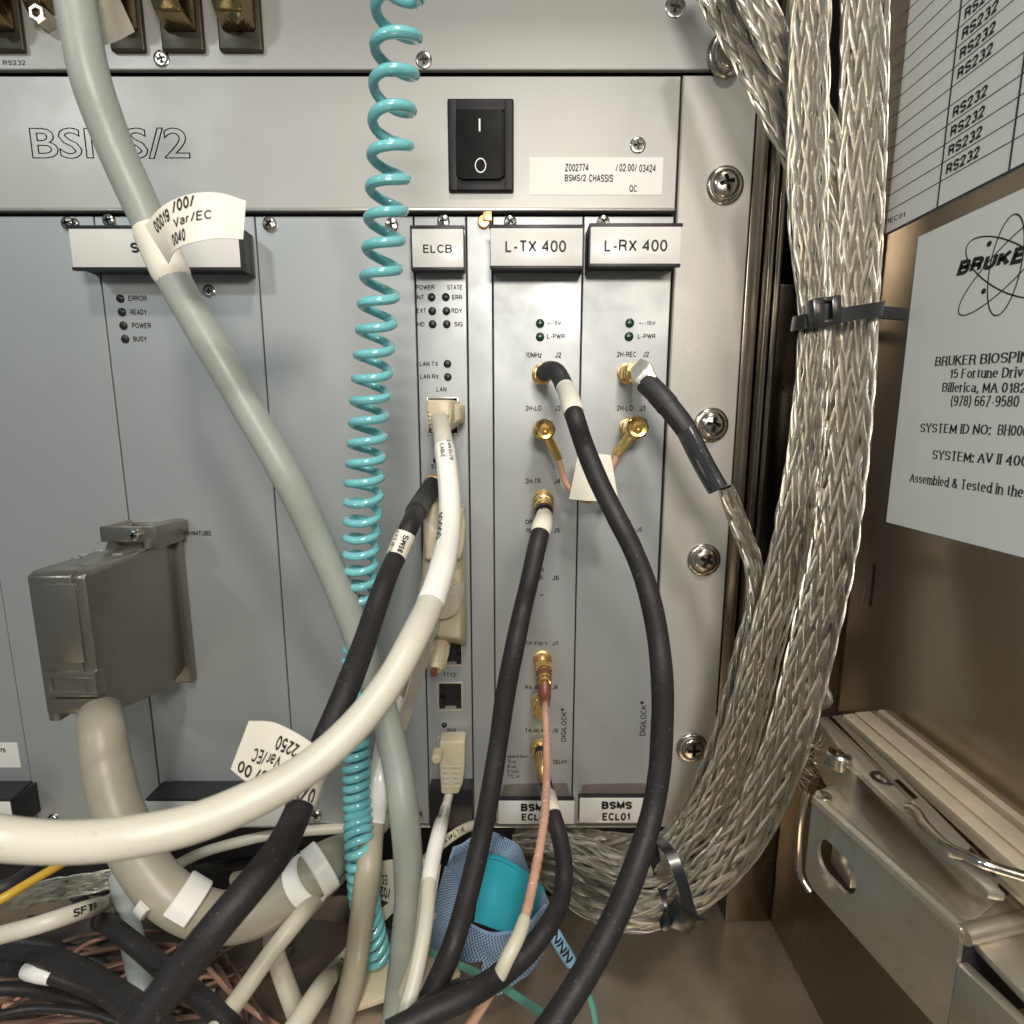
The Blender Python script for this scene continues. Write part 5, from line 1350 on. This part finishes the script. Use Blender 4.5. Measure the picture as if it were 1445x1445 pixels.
c_('grey cable stub standing behind the black cables', [(168, 1235, 26), (177, 1275, 27), (184, 1320, 28), (196, 1375, 30), (212, 1430, 31), (225, 1480, 32)], 6.4, 'grey_cable2', n=20)
c_('dark cable in the shade at the left edge', [(-30, 1262, 20), (10, 1250, 20), (50, 1225, 18), (90, 1205, 17)], 4.6, 'boot')
c_('cream cable falling behind the diagonal ones near the bottom', [(374, 1280, 0, 22), (379, 1308, 0, 38), (390, 1350, 25), (408, 1400, 26), (430, 1460, 27)], 5.6, 'cream', n=20)
c_('cream cable running diagonally down left from the coiled cord', [(565, 1140, 0, 8), (520, 1190, 0, 22), (483, 1233, 0, 40), (419, 1300, 24), (378, 1352, 25), (345, 1398, 26), (300, 1460, 28)], 5.0, 'cream', n=20)
t, pa = c_('cream cable with black printed digits at the bottom centre', [(524, 1308, 0, 44), (502, 1336, 0, 50), (478, 1364, 0, 58), (441, 1412, 30), (400, 1475, 32)], 5.8, 'cream', n=20)
tube_text(t, sub_path(pa, plen_at(pa, 478, 1362), 999), 2.9, "N S017", 0, 16, 2.6, flip=True, bold=.01)
t, pa = c_('cream cable printed AWG passing behind the RCP cable', [(560, 1262, 12), (590, 1225, 13), (625, 1190, 13.5), (655, 1170, 13), (690, 1160, 12)], 3.4, 'cream')
tube_text(t, sub_path(pa, plen_at(pa, 622, 1195), 999), 1.7, "26AWG THE", 0, 11, 1.6, bold=.0)
c_('cream cable dropping behind the paper wrap', [(603, 1240, 18), (598, 1290, 19), (590, 1345, 20), (570, 1400, 20)], 4.2, 'cream')
t, pa = c_('black cable emerging at the bottom right of the grey cable', [(680, 1395, 26), (640, 1405, 28), (600, 1425, 30), (560, 1460, 32)], 5.0, 'rubber')
# paper wrap printed upside down
wr = thing('paper_wrap', 'white paper label wrap printed upside down between the grey and RCP cables', 'tag', P(580, 1240, 72))
mb, fn = sheet([(532, 1216, 60), (560, 1212, 68), (590, 1210, 70), (622, 1220, 66)], [(536, 1268, 60), (560, 1276, 68), (590, 1276, 70), (612, 1284, 66)], nu=20); part('wrap_sheet', mb, M['tag'], wr, 60)
mb = MB(); sheet_text(mb, fn, "1369", .72, .12, .99, .46, flip=True, bold=.0); sheet_text(mb, fn, "EC", .10, .42, .24, .66, flip=True, bold=0); sheet_text(mb, fn, "/02", .04, .08, .30, .36, flip=True, bold=.01); raw_part('wrap_print', mb, 'ink', wr)
mb, fn = sheet([(534, 1285, 60), (560, 1268, 64), (590, 1268, 64), (616, 1290, 60)], [(540, 1302, 58), (562, 1284, 62), (590, 1282, 62), (612, 1300, 58)], nu=16); part('wrap_tail', mb, M['tag'], wr, 60)

# wristband: blue woven band with teal pad
wb = thing('wrist_band', 'light blue woven wrist band with a teal pad lying under the cables', 'wrist band', P(690, 1300, 50))
def cloth(nm, top, bot, mk, nu=28, nv=10, th=1.2, wob=.5, seed=1, par=None):
    mb, fn = sheet(top, bot, nu, nv, th)
    rr = random.Random(seed); a1, a2, a3 = rr.uniform(.2, .35), rr.uniform(.25, .5), rr.uniform(0, 6)
    mb.v = [(x+wob*.5*math.sin(z*a1+a3), y-wob*math.sin(x*a2+z*a1+a3), z+wob*.4*math.sin(x*a1*1.3)) for x, y, z in mb.v]
    return part(nm, mb, M[mk], wb, 60)
cloth('band_back', [(640, 1196, 36), (688, 1172, 30), (728, 1192, 24), (745, 1226, 22)], [(630, 1226, 42), (668, 1266, 34), (702, 1218, 32), (742, 1240, 24)], 'weave', seed=2)
cloth('band_fold', [(632, 1224, 48), (640, 1212, 44), (664, 1205, 38)], [(662, 1258, 46), (668, 1244, 42), (690, 1215, 36)], 'weave', nu=14, seed=3)
cloth('band_side', [(627, 1220, 52), (611, 1290, 56), (603, 1338, 57)], [(664, 1262, 46), (652, 1306, 54), (626, 1352, 58)], 'weave', seed=4)
cloth('band_front', [(664, 1302, 56), (700, 1316, 57), (735, 1309, 53), (770, 1276, 42)], [(632, 1384, 54), (672, 1396, 55), (722, 1390, 52), (766, 1344, 42)], 'weave', nu=40, seed=5, wob=.8)
cloth('band_rim', [(752, 1236, 34), (768, 1262, 36), (777, 1290, 37)], [(742, 1256, 38), (752, 1284, 42), (764, 1304, 43)], 'weave', nu=16, seed=6)
cloth('teal_pad', [(686, 1205, 44), (706, 1208, 42), (738, 1229, 40), (764, 1256, 34)], [(668, 1300, 53), (696, 1310, 54), (726, 1313, 52), (752, 1304, 44)], 'tealpad', nu=24, th=1.8, wob=.7, seed=7)
mb = MB(); mb.tube(catmull([list(P(*p)) for p in ((690, 1209, 45.5), (710, 1214, 43.5), (740, 1234, 41.5), (763, 1260, 36))], 1), .5, 8); part('pad_seam', mb, M['tealpad'], wb, 60)
t, pa = c_('translucent green wire lying across the blue wrist band', [(590, 1335, 9), (620, 1350, 9.5), (660, 1367, 10), (700, 1388, 10.5), (735, 1410, 11), (775, 1438, 12), (800, 1465, 12)], 2.0, 'greenwire')
t, pa = c_('green wire in a blue lettered sleeve right of the wrist band', [(775, 1305, 10), (790, 1332, 10), (806, 1358, 10), (822, 1385, 10), (836, 1420, 10), (843, 1465, 10)], 2.0, 'greenwire')
_, sp = sleeve(t, pa, (778, 1312), (802, 1352), 1.9, 'blue_sleeve', 'blue_sleeve')
tube_text(t, sp, 1.9, 'NNN', 1.5, 9, 2.6, bold=0)

# thin brown coax wires in the lower left tray
rnd = random.Random(11)
for k in range(30):
    if k < 18: x0, y0, x1, y1 = rnd.uniform(-40, 60), rnd.uniform(1370, 1465), rnd.uniform(150, 330), rnd.uniform(1310, 1450)
    elif k < 25: x0, y0, x1, y1 = rnd.uniform(60, 260), rnd.uniform(1430, 1470), rnd.uniform(240, 420), rnd.uniform(1265, 1330)
    else: x0, y0, x1, y1 = rnd.uniform(180, 300), rnd.uniform(1265, 1300), rnd.uniform(300, 420), rnd.uniform(1440, 1480)
    bx, by = rnd.uniform(-30, 30), rnd.uniform(-45, 25); n_ = 5; pp = []
    for j in range(n_):
        f = j/(n_-1); s_ = math.sin(math.pi*f)
        X_, Y_ = x0+(x1-x0)*f+bx*s_, y0+(y1-y0)*f+by*s_+rnd.uniform(-5, 5)
        pp.append((X_, Y_, 0, -PZ(X_, Y_, -198.5+rnd.uniform(0, 6)+3*s_).y))
    c_('thin brown coax wire among many on the tray floor at the lower left', pp, rnd.choice((1.3, 1.5, 1.8)), 'thin_brown' if k % 7 else 'brown', 'thin brown coax wires in the tangle', n=8)
c_('pink brown wire dropping right of the diagonal black cable', [(262, 1275, 0, 30), (285, 1320, 0, 44), (300, 1360, 0, 54), (320, 1410, 0, 62), (345, 1460, 0, 70)], 2.2, 'brown')
c_('black cable entering lowest at the left edge over the brown wires', [(-40, 1398, 0, 92), (30, 1396, 0, 88), (100, 1412, 0, 84), (160, 1440, 0, 84), (210, 1480, 0, 84)], 3.6, 'rubber')
c_('black cable squeezed between the marker band and the upper black cable', [(-40, 1330, 0, 60), (20, 1328, 0, 60), (80, 1338, 0, 58), (140, 1362, 0, 58), (190, 1400, 0, 62), (240, 1460, 0, 70)], 4.6, 'boot')
c_('thin black wire looping over the brown wires at the lower left', [(-30, 1440, 0, 96), (40, 1424, 0, 92), (110, 1428, 0, 88), (170, 1445, 0, 88), (200, 1470, 0, 88)], 2.2, 'rubber')
c_('black cable in the gloom right under the rack, left of the coiled cord', [(60, 1195, 0, 4), (180, 1215, 0, 0), (300, 1222, 0, -4), (420, 1205, 0, -4), (520, 1185, 0, -4)], 5.0, 'rubber')
c_('brown grey cable in the gloom under the beige loom', [(330, 1240, 0, -2), (400, 1225, 0, 2), (470, 1190, 0, 4), (540, 1178, 0, 2)], 6.0, 'tan')
c_('black cable bending along the bottom edge left of the cream cables', [(150, 1465, 0, 82), (230, 1440, 0, 76), (300, 1432, 0, 70), (380, 1450, 0, 74), (430, 1480, 0, 80)], 5.0, 'rubber')
c_('cream stub showing between black cables at the bottom left', [(235, 1395, 0, 50), (262, 1418, 0, 54), (290, 1440, 0, 58), (310, 1470, 0, 62)], 4.0, 'cream')
# tray edge at the bottom
tr = MB()
pp = [PZ(300, 1445, -200), PZ(500, 1418, -200), PZ(660, 1385, -200), PZ(700, 1330, -200), PZ(400, 1290, -200), PZ(40, 1290, -200), PZ(-60, 1445, -200)]
pp = [Vector((p.x, min(p.y, 20), -200)) for p in pp]
tr.prism([(p.x, p.y, -212) for p in [pp[0], pp[1], pp[2], pp[3], pp[4], pp[5], pp[6]]], (0, 0, 12), .6)
solo('cable_tray', tr, M['tray'], 'brown painted tray edge under the cables at the bottom', 'tray', (-60, -100, -212))

lt = MB(); lp = [PZ(488, 1432, -199), PZ(500, 1380, -199), PZ(560, 1352, -199), (PZ(632, 1342, -199)), PZ(650, 1378, -199), PZ(560, 1408, -199)]
lt.prism([(p.x, p.y, -199.5) for p in lp], (0, 0, 2.5), .4)
solo('pale_board', lt, M['beige'], 'pale board edge lying under the grey cable at the bottom', 'board', (lp[0].x, lp[0].y, -199.5))
# clear tape on the grey cable at the top
mb, fn = sheet([(132, -20, 66), (150, -20, 64), (165, -10, 60)], [(140, 66, 62), (160, 60, 60), (190, 45, 56)], nu=10)
solo('clear_tape', mb, M['film'], 'crumpled clear tape beside the grey cable at the top left', 'tape', P(150, 40, 62), smooth=60)

# ================================================================ RACK POST
po = thing('rack_post', 'tall brown steel rack post with a bright edge right of the mounting ear', 'post', (110, 6, ZF))
def px_x(x, y, d): return P(x, y, d).x
xA = b8+1.4
mb = MB(); mb.box(xA, xA+5.5, 1.5, 20, -212, 320, .4); part('post_flange', mb, M['steel_wall'], po)
mb = MB(); mb.box(xA+6.2, xA+9.0, -3, 20, -212, 320, .7, 3); part('post_web', mb, M['post'], po)
mb = MB(); mb.box(xA+10.2, xA+13.4, -1, 20, -212, 320, .8, 3); part('post_lip', mb, M['post'], po)

# ================================================================ PAPERS ON THE SIDE WALL
def wall_text(mb, s, x0, y0, hmm, x1, y1, bold=.0, off=.25):
    """text on the side wall: baseline from photo pixel 0 to photo pixel 1, cap height in mm"""
    a = PX(x0, y0, XW-off); b = PX(x1, y1, XW-off)
    def fn(u, v): return Vector((XW-off, a.y+(b.y-a.y)*u, a.z+(b.z-a.z)*u + hmm*v))
    text_to(mb, s, fn, bold, -1 if bold > .0 else 0)
sh1 = thing('wiring_table', 'printed table sheet with RS232 rows on the right wall', 'paper', PX(1300, 300, XW))
yl = PX(1236, 330, XW).y; yr = -150; z0 = PX(1340, 287, XW).z
mb = MB(); mb.box(XW-.2, XW-.02, yr, yl, z0, z0+150); part('sheet', mb, M['paper'], sh1)
mb = MB()
def wl(y0, y1, za, zb, off=.26): mb.box(XW-off, XW-off+.04, min(y0, y1), max(y0, y1), za, zb)
c1 = PX(1331, 230, XW).y; c2 = PX(1424, 249, XW).y
wl(yl, yr, z0, z0+.7, .3)
zz = z0+8; rows = [z0+.7]
k = 0
while zz < z0+148:
    wl(yl, yr, zz, zz+.32); rows.append(zz); zz += 5.35; k += 1
wl(c1-.3, c1+.3, z0, z0+148, .29); wl(c2-.3, c2+.3, z0, z0+148, .29)
part('table_lines', mb, M['ink_blue'], sh1)
mb = MB()
for i, zr_ in enumerate(rows[:26]):
    if i in (1, 2, 3, 4, 6, 7, 8, 9, 11, 12, 13):
        def fn(u, v, z=zr_): return Vector((XW-.3, c1-2.0-(12.2)*u, z+1.0+3.2*v))
        text_to(mb, "RS232", fn, .02)
wall_text(mb, "01EC01", 1246, 318, 1.7, 1277, 306)
raw_part('table_print', mb, 'ink_soft', sh1)
sh2 = thing('system_sheet', 'white system label sheet with a logo and address lines on the right wall', 'paper', PX(1300, 700, XW))
ya = PX(1297, 333, XW).y; zt = PX(1300, 333, XW).z; zb2 = PX(1253, 737, XW).z
mb = MB(); mb.box(XW-.22, XW-.02, -150, ya, zb2, zt); part('sheet', mb, M['paper'], sh2)
mb = MB()
wall_text(mb, "BRUKER BIOSPIN", 1319, 517, 3.0, 1452, 511, .035); wall_text(mb, "15 Fortune Drive", 1340, 534, 2.9, 1453, 533, .03)
wall_text(mb, "Billerica, MA 0182", 1329, 553, 2.9, 1448, 555, .03); wall_text(mb, "(978) 667-9580", 1341, 573, 3.2, 1437, 575, .03)
wall_text(mb, "SYSTEM ID NO:", 1298, 610, 3.0, 1398, 614, .035); wall_text(mb, "BH0060", 1407, 614, 3.0, 1460, 617, .035)
wall_text(mb, "SYSTEM:", 1315, 648, 3.0, 1374, 653, .035); wall_text(mb, "AV II 400", 1378, 653, 3.0, 1450, 659, .035)
wall_text(mb, "Assembled & Tested in the U", 1283, 680, 3.1, 1460, 705, .03)
raw_part('sheet_print', mb, 'ink', sh2)
# logo: word over crossing orbits
mb = MB()
def logo(u, v):
    a = PX(1349, 390, XW-.26); b = PX(1466, 366, XW-.26)
    sk = v*1.2
    return Vector((XW-.26, a.y+(b.y-a.y)*u - sk, a.z+(b.z-a.z)*u + 4.2*v))
text_to(mb, "BRUKER", logo, .05)
lc = PX(1418, 378, XW-.25)
for ang, A_, B_ in ((35, 17, 5.5), (-35, 17, 5.5), (88, 13, 5)):
    pts_ = []
    for i in range(61):
        t_ = 2*math.pi*i/60; e0 = A_*math.cos(t_); e1 = B_*math.sin(t_)
        pts_.append(Vector((XW-.24, lc.y-(e0*math.cos(R(ang))-e1*math.sin(R(ang))), lc.z+.5+(e0*math.sin(R(ang))+e1*math.cos(R(ang))))))
    for i in range(60):
        p_, q_ = pts_[i], pts_[i+1]; n_ = (q_-p_).cross(Vector((1, 0, 0))).normalized()*.22
        mb.add([p_-n_, q_-n_, q_+n_, p_+n_], [[0, 1, 2, 3]])
for (x, y) in ((1396, 344), (1388, 411)):
    q = PX(x, y, XW-.27); mb.lathe(q, (-1, 0, 0), [(0, .8), (.02, .8)], 14)
raw_part('logo', mb, 'ink', sh2)

# ================================================================ SLIDE ASSEMBLY AT THE LOWER RIGHT
sr = thing('slide_rail', 'brushed steel slide rails running forward along the right wall', 'slide rail', (130, -30, -122))
ZS = PX(1250, 1000, XW-.5).z
def pz(x, y, z): return PZ(x, y, z)
def railbar(pA, pB, wl_, wr_, z, h, name='rail_bar', mk='alu_warm', r=.4):
    a = pz(*pA, z); b = pz(*pB, z)
    mb = MB(); mb.hull([(a.x-wl_, a.y, z), (a.x+wr_, a.y, z), (b.x-wl_, b.y, z), (b.x+wr_, b.y, z), (a.x-wl_, a.y, z-h), (a.x+wr_, a.y, z-h), (b.x-wl_, b.y, z-h), (b.x+wr_, b.y, z-h)], r)
    return part(name, mb, M[mk], sr)
def quad_bar(corners, z, h, mk='alu_warm', name='rail_bar', r=.35, par=None, zs=None):
    """corners: photo pixels of the top outline at height z"""
    mb = MB(); ps = [pz(x, y, (zs[i] if zs else z)) for i, (x, y) in enumerate(corners)]
    mb.hull(ps + [Vector((p.x, p.y, p.z-h)) for p in ps], r)
    return part(name, mb, M[mk], par or sr)
VPX, VPY = 722.5, 600.0
def rail(x0, y0, x1, y1, z, h, mk):
    k = 1.75
    return quad_bar([(x0, y0), (x1, y1), (VPX+(x1-VPX)*k, VPY+(y1-VPY)*k), (VPX+(x0-VPX)*k, VPY+(y0-VPY)*k)], z, h, mk)
rail(1182, 1009, 1188, 1008, ZS-3, 6, 'alu')
rail(1189, 1008, 1204, 1006, ZS-.4, 6, 'alu_warm')
rail(1206, 1005, 1228, 1003, ZS-1.0, 8, 'alu_warm')
rail(1229.5, 1003, 1236, 1002, ZS-4, 5, 'alu')
rail(1237.5, 1002, 1249, 1000, ZS-1.5, 8, 'alu_warm')
# arm: folded channel with slotted side
arm = thing('drawer_slide', 'grey metal drawer slide with an oblong slot and rivets at the lower right', 'slide arm', (100, -90, -150))
ZA = -116.0
A1 = pz(1140, 1118, ZA); A2 = pz(1205, 1092, ZA); A3 = pz(1420, 1262, ZA); A4 = pz(1357, 1312, ZA)
e1 = (A4-A1); e1u = e1.normalized(); side = Vector((e1u.y, -e1u.x, 0)); side = side if side.x > 0 else -side
H = 30.0
mb = MB()
top = [A1 + side*.5 + e1u*3, A1 + side*3 + e1u*.6, A2, A3, A4]
bmx = bmesh.new()
mb.hull([Vector((p.x, p.y, ZA)) for p in [A1+e1u*2, A1+side*3, A2, A3, A4]] + [Vector((p.x, p.y, ZA-1.4)) for p in [A1+e1u*2, A1+side*3, A2, A3, A4]], .45, 3)
part('top_plate', mb, M['alu'], arm)
# side plate with slot (built in its own 2D frame u along arm, z down)
def arm_pt(u, z, o=0): return A1 + e1u*(2+u) + side*o + Vector((0, 0, z-0))
L = e1.length-2
u0, u1 = L*.08, L*.40; s0, s1 = -9.5, -20.5
def slot_poly(n=10):
    r = (s0-s1)/2; out = []; c = (s0+s1)/2
    for i in range(n+1):
        a_ = math.pi/2 + math.pi*i/n; out.append((u0+r*.8+r*.8*math.cos(a_), c+r*math.sin(a_)))
    for i in range(n+1):
        a_ = -math.pi/2 + math.pi*i/n; out.append((u1-r*.8+r*.8*math.cos(a_), c+r*math.sin(a_)))
    return out
bm = bmesh.new()
outer2 = [(0, -2), (L, -1), (L, -H), (4, -H), (1.5, -H+1), (0, -H+3)]
th = 1.3
def ring(pts2, o): return [bm.verts.new(arm_pt(u, z, o)) for u, z in pts2]
sp2 = slot_poly()
of, inf = ring(outer2, 0), ring(sp2, 0); ob, inb = ring(outer2, th), ring(sp2, th)
for (a_, b_) in ((of, inf), (ob, inb)):
    es = [bm.edges.new((a_[i], a_[(i+1) % len(a_)])) for i in range(len(a_))] + [bm.edges.new((b_[i], b_[(i+1) % len(b_)])) for i in range(len(b_))]
    bmesh.ops.triangle_fill(bm, edges=es, use_beauty=True)
for (a_, b_) in ((of, ob), (inf, inb)):
    for i in range(len(a_)): bm.faces.new([a_[i], a_[(i+1) % len(a_)], b_[(i+1) % len(a_)], b_[i]])
bmesh.ops.recalc_face_normals(bm, faces=bm.faces[:])
mb = MB(); mb.bm(bm); part('side_plate', mb, M['alu'], arm, 30)
# rounded fold between side and top
fold = [arm_pt(u, -1.2, 1.2) + Vector((0, 0, 0)) for u in [L*i/12 for i in range(13)]]
mb = MB(); mb.tube([p+Vector((0, 0, -.6))+side*.7 for p in fold], 2.2, 18); part('fold', mb, M['alu'], arm, 60)
mb = MB(); cr_ = (A1+A2)/2
mb.tube([A1+e1u*2+side*1.2+Vector((0, 0, -1.2)), A1+side*3+e1u*1+Vector((0, 0, -1.2)), A2+Vector((0, 0, -1.2))], 1.1, 12); part('fold', mb, M['alu'], arm, 60)
for (x, y, r_) in ((1162, 1123, 2.4), (1246, 1098, 2.0)):
    q = pz(x, y, ZA+.3 if x < 1200 else ZS-2.0); mb = MB(); mb.lathe(q, (0, 0, 1), [(-.5, r_), (.3, r_), (.6, r_*.8), (.7, r_*.3)], 22); part('rivet', mb, M['screw'], arm)
mb = MB(); q = pz(1246, 1098, ZS-2.1); mb.lathe(q, (0, 0, 1), [(-.3, 3.3), (.15, 3.3), (.15, 2.2)], 22, cap=False); part('rivet_ring', mb, M['screw_dark'], arm)
# inner bracket seen through the slot, and the hook behind
mb = MB(); q = arm_pt(L*.2, -16, 6); mb.box(q.x-2, q.x+3, q.y-5, q.y+5, q.z-5, q.z+7, .6); part('inner_latch', mb, M['alu'], arm)
mb = MB(); mb.tube(catmull([list(P(*p)) for p in ((1138, 1118, 82), (1131, 1150, 82), (1127, 1205, 80), (1129, 1235, 81), (1143, 1258, 84))], 1), .9, 10); part('wire_hook', mb, M['nickel'], arm, 60)
# forward housing of the arm
B1, B2, B3, B4 = A4, pz(1380, 1308, ZA-1), pz(1500, 1300, ZA-1), pz(1500, 1460, ZA-1)
mb = MB(); a4b = A4 - e1u*1
far = A4 + e1u*34
mb.hull([A4+Vector((0, 0, -9)), A4+Vector((0, 0, -H-1)), far+Vector((0, 0, -9)), far+Vector((0, 0, -H-1)), A4+side*3+Vector((0, 0, -9)), A4+side*3+Vector((0, 0, -H-1)), far+side*3+Vector((0, 0, -9)), far+side*3+Vector((0, 0, -H-1))], .6, 2)
part('lower_channel', mb, M['alu'], arm)
mb = MB(); q = A4+side*4; f2 = far+side*4
mb.hull([q+Vector((0, 0, -4)), q+side*40+Vector((0, 0, -3)), f2+Vector((0, 0, -9)), f2+side*40+Vector((0, 0, -9)), q+Vector((0, 0, -6)), q+side*40+Vector((0, 0, -6)), f2+Vector((0, 0, -12)), f2+side*40+Vector((0, 0, -12))], .6, 2)
part('ramp_plate', mb, M['alu'], arm)
mb = MB(); mb.tube([A4+side*.5+Vector((0, 0, -1.5)), A4+side*20+Vector((0, 0, -1.5)), A4+side*44+Vector((0, 0, -1.5))], 2.2, 16); part('fold', mb, M['alu'], arm, 60)
mb = MB(); mb.hull([A4+side*.3, A3+side*.1, A3+side*25, A4+side*44, A4+side*.3+Vector((0, 0, -1.5)), A3+Vector((0, 0, -1.5)), A3+side*25+Vector((0, 0, -1.5)), A4+side*44+Vector((0, 0, -1.5))], .3); part('wing_plate', mb, M['alu'], arm)
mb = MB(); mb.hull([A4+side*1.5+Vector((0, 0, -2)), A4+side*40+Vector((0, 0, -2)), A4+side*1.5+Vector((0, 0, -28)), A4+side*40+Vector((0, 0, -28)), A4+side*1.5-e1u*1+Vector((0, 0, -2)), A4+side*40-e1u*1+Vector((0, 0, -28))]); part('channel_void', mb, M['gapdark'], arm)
# small parts on the joint between rail and arm
br = thing('slide_bracket', 'notched steel bracket where the slide arm meets the rails', 'bracket', pz(1180, 1080, ZA))
mb = MB(); mb.hull([pz(1153, 1012, ZS-3), pz(1180, 1010, ZS-3), pz(1235, 1075, ZS-3), pz(1205, 1092, ZS-3)] + [p+Vector((0, 0, -18)) for p in (pz(1153, 1012, ZS-3), pz(1180, 1010, ZS-3), pz(1235, 1075, ZS-3), pz(1205, 1092, ZS-3))], .6); part('bracket_body', mb, M['alu'], br)
mb = MB(); q = pz(1183, 1068, ZS-1); mb.lathe(q+Vector((0, 0, -3)), (0, 0, 1), [(0, 3.6), (4, 3.6), (4.6, 3.0), (4.4, 1.8), (2, 1.7)], 24, cap=False); mb.lathe(q+Vector((0, 0, -3)), (0, 0, 1), [(0, 1.7), (2, 1.7)], 14); part('pivot_collar', mb, M['nickel'], br)
mb = MB(); mb.hull([pz(1190, 1058, ZA+3), pz(1207, 1073, ZA+3), pz(1205, 1084, ZA+3), pz(1192, 1080, ZA+3), pz(1190, 1058, ZA), pz(1207, 1073, ZA), pz(1205, 1084, ZA), pz(1192, 1080, ZA)], .5); part('hook_tab', mb, M['alu'], br)
mb = MB(); ps = [pz(x, y, ZS-2.2) for x, y in ((1152, 1013), (1164, 1011), (1420, 1262), (1395, 1258), (1205, 1082))]; mb.hull(ps+[p+Vector((0, 0, -2)) for p in ps], .4); part('angled_plate', mb, M['alu'], br)
mb = MB(); ps = [pz(x, y, ZS-1.0) for x, y in ((1165.5, 1011), (1181, 1009), (1400, 1212), (1410, 1246))]; mb.hull(ps+[p+Vector((0, 0, -5)) for p in ps], .4); part('angled_plate', mb, M['alu_warm'], br)
ps = [pz(x, y, ZS+.8) for x, y in ((1284, 1128), (1296, 1124), (1370, 1192), (1362, 1206), (1338, 1200))]; mb.hull(ps+[p+Vector((0, 0, -2)) for p in ps], .6, 3); part('spring_plate', mb, M['alu'], br)
mb = MB(); mb.tube(catmull([list(pz(x, y, z)) for x, y, z in ((1278, 1140, ZS+.2), (1290, 1142, ZS+1), (1310, 1168, ZS+1.2), (1340, 1196, ZS+.8), (1366, 1208, ZS+1), (1386, 1218, ZS+1), (1450, 1238, ZS+.5))], 1), 1.2, 12); part('spring_wire', mb, M['nickel'], br, 60)
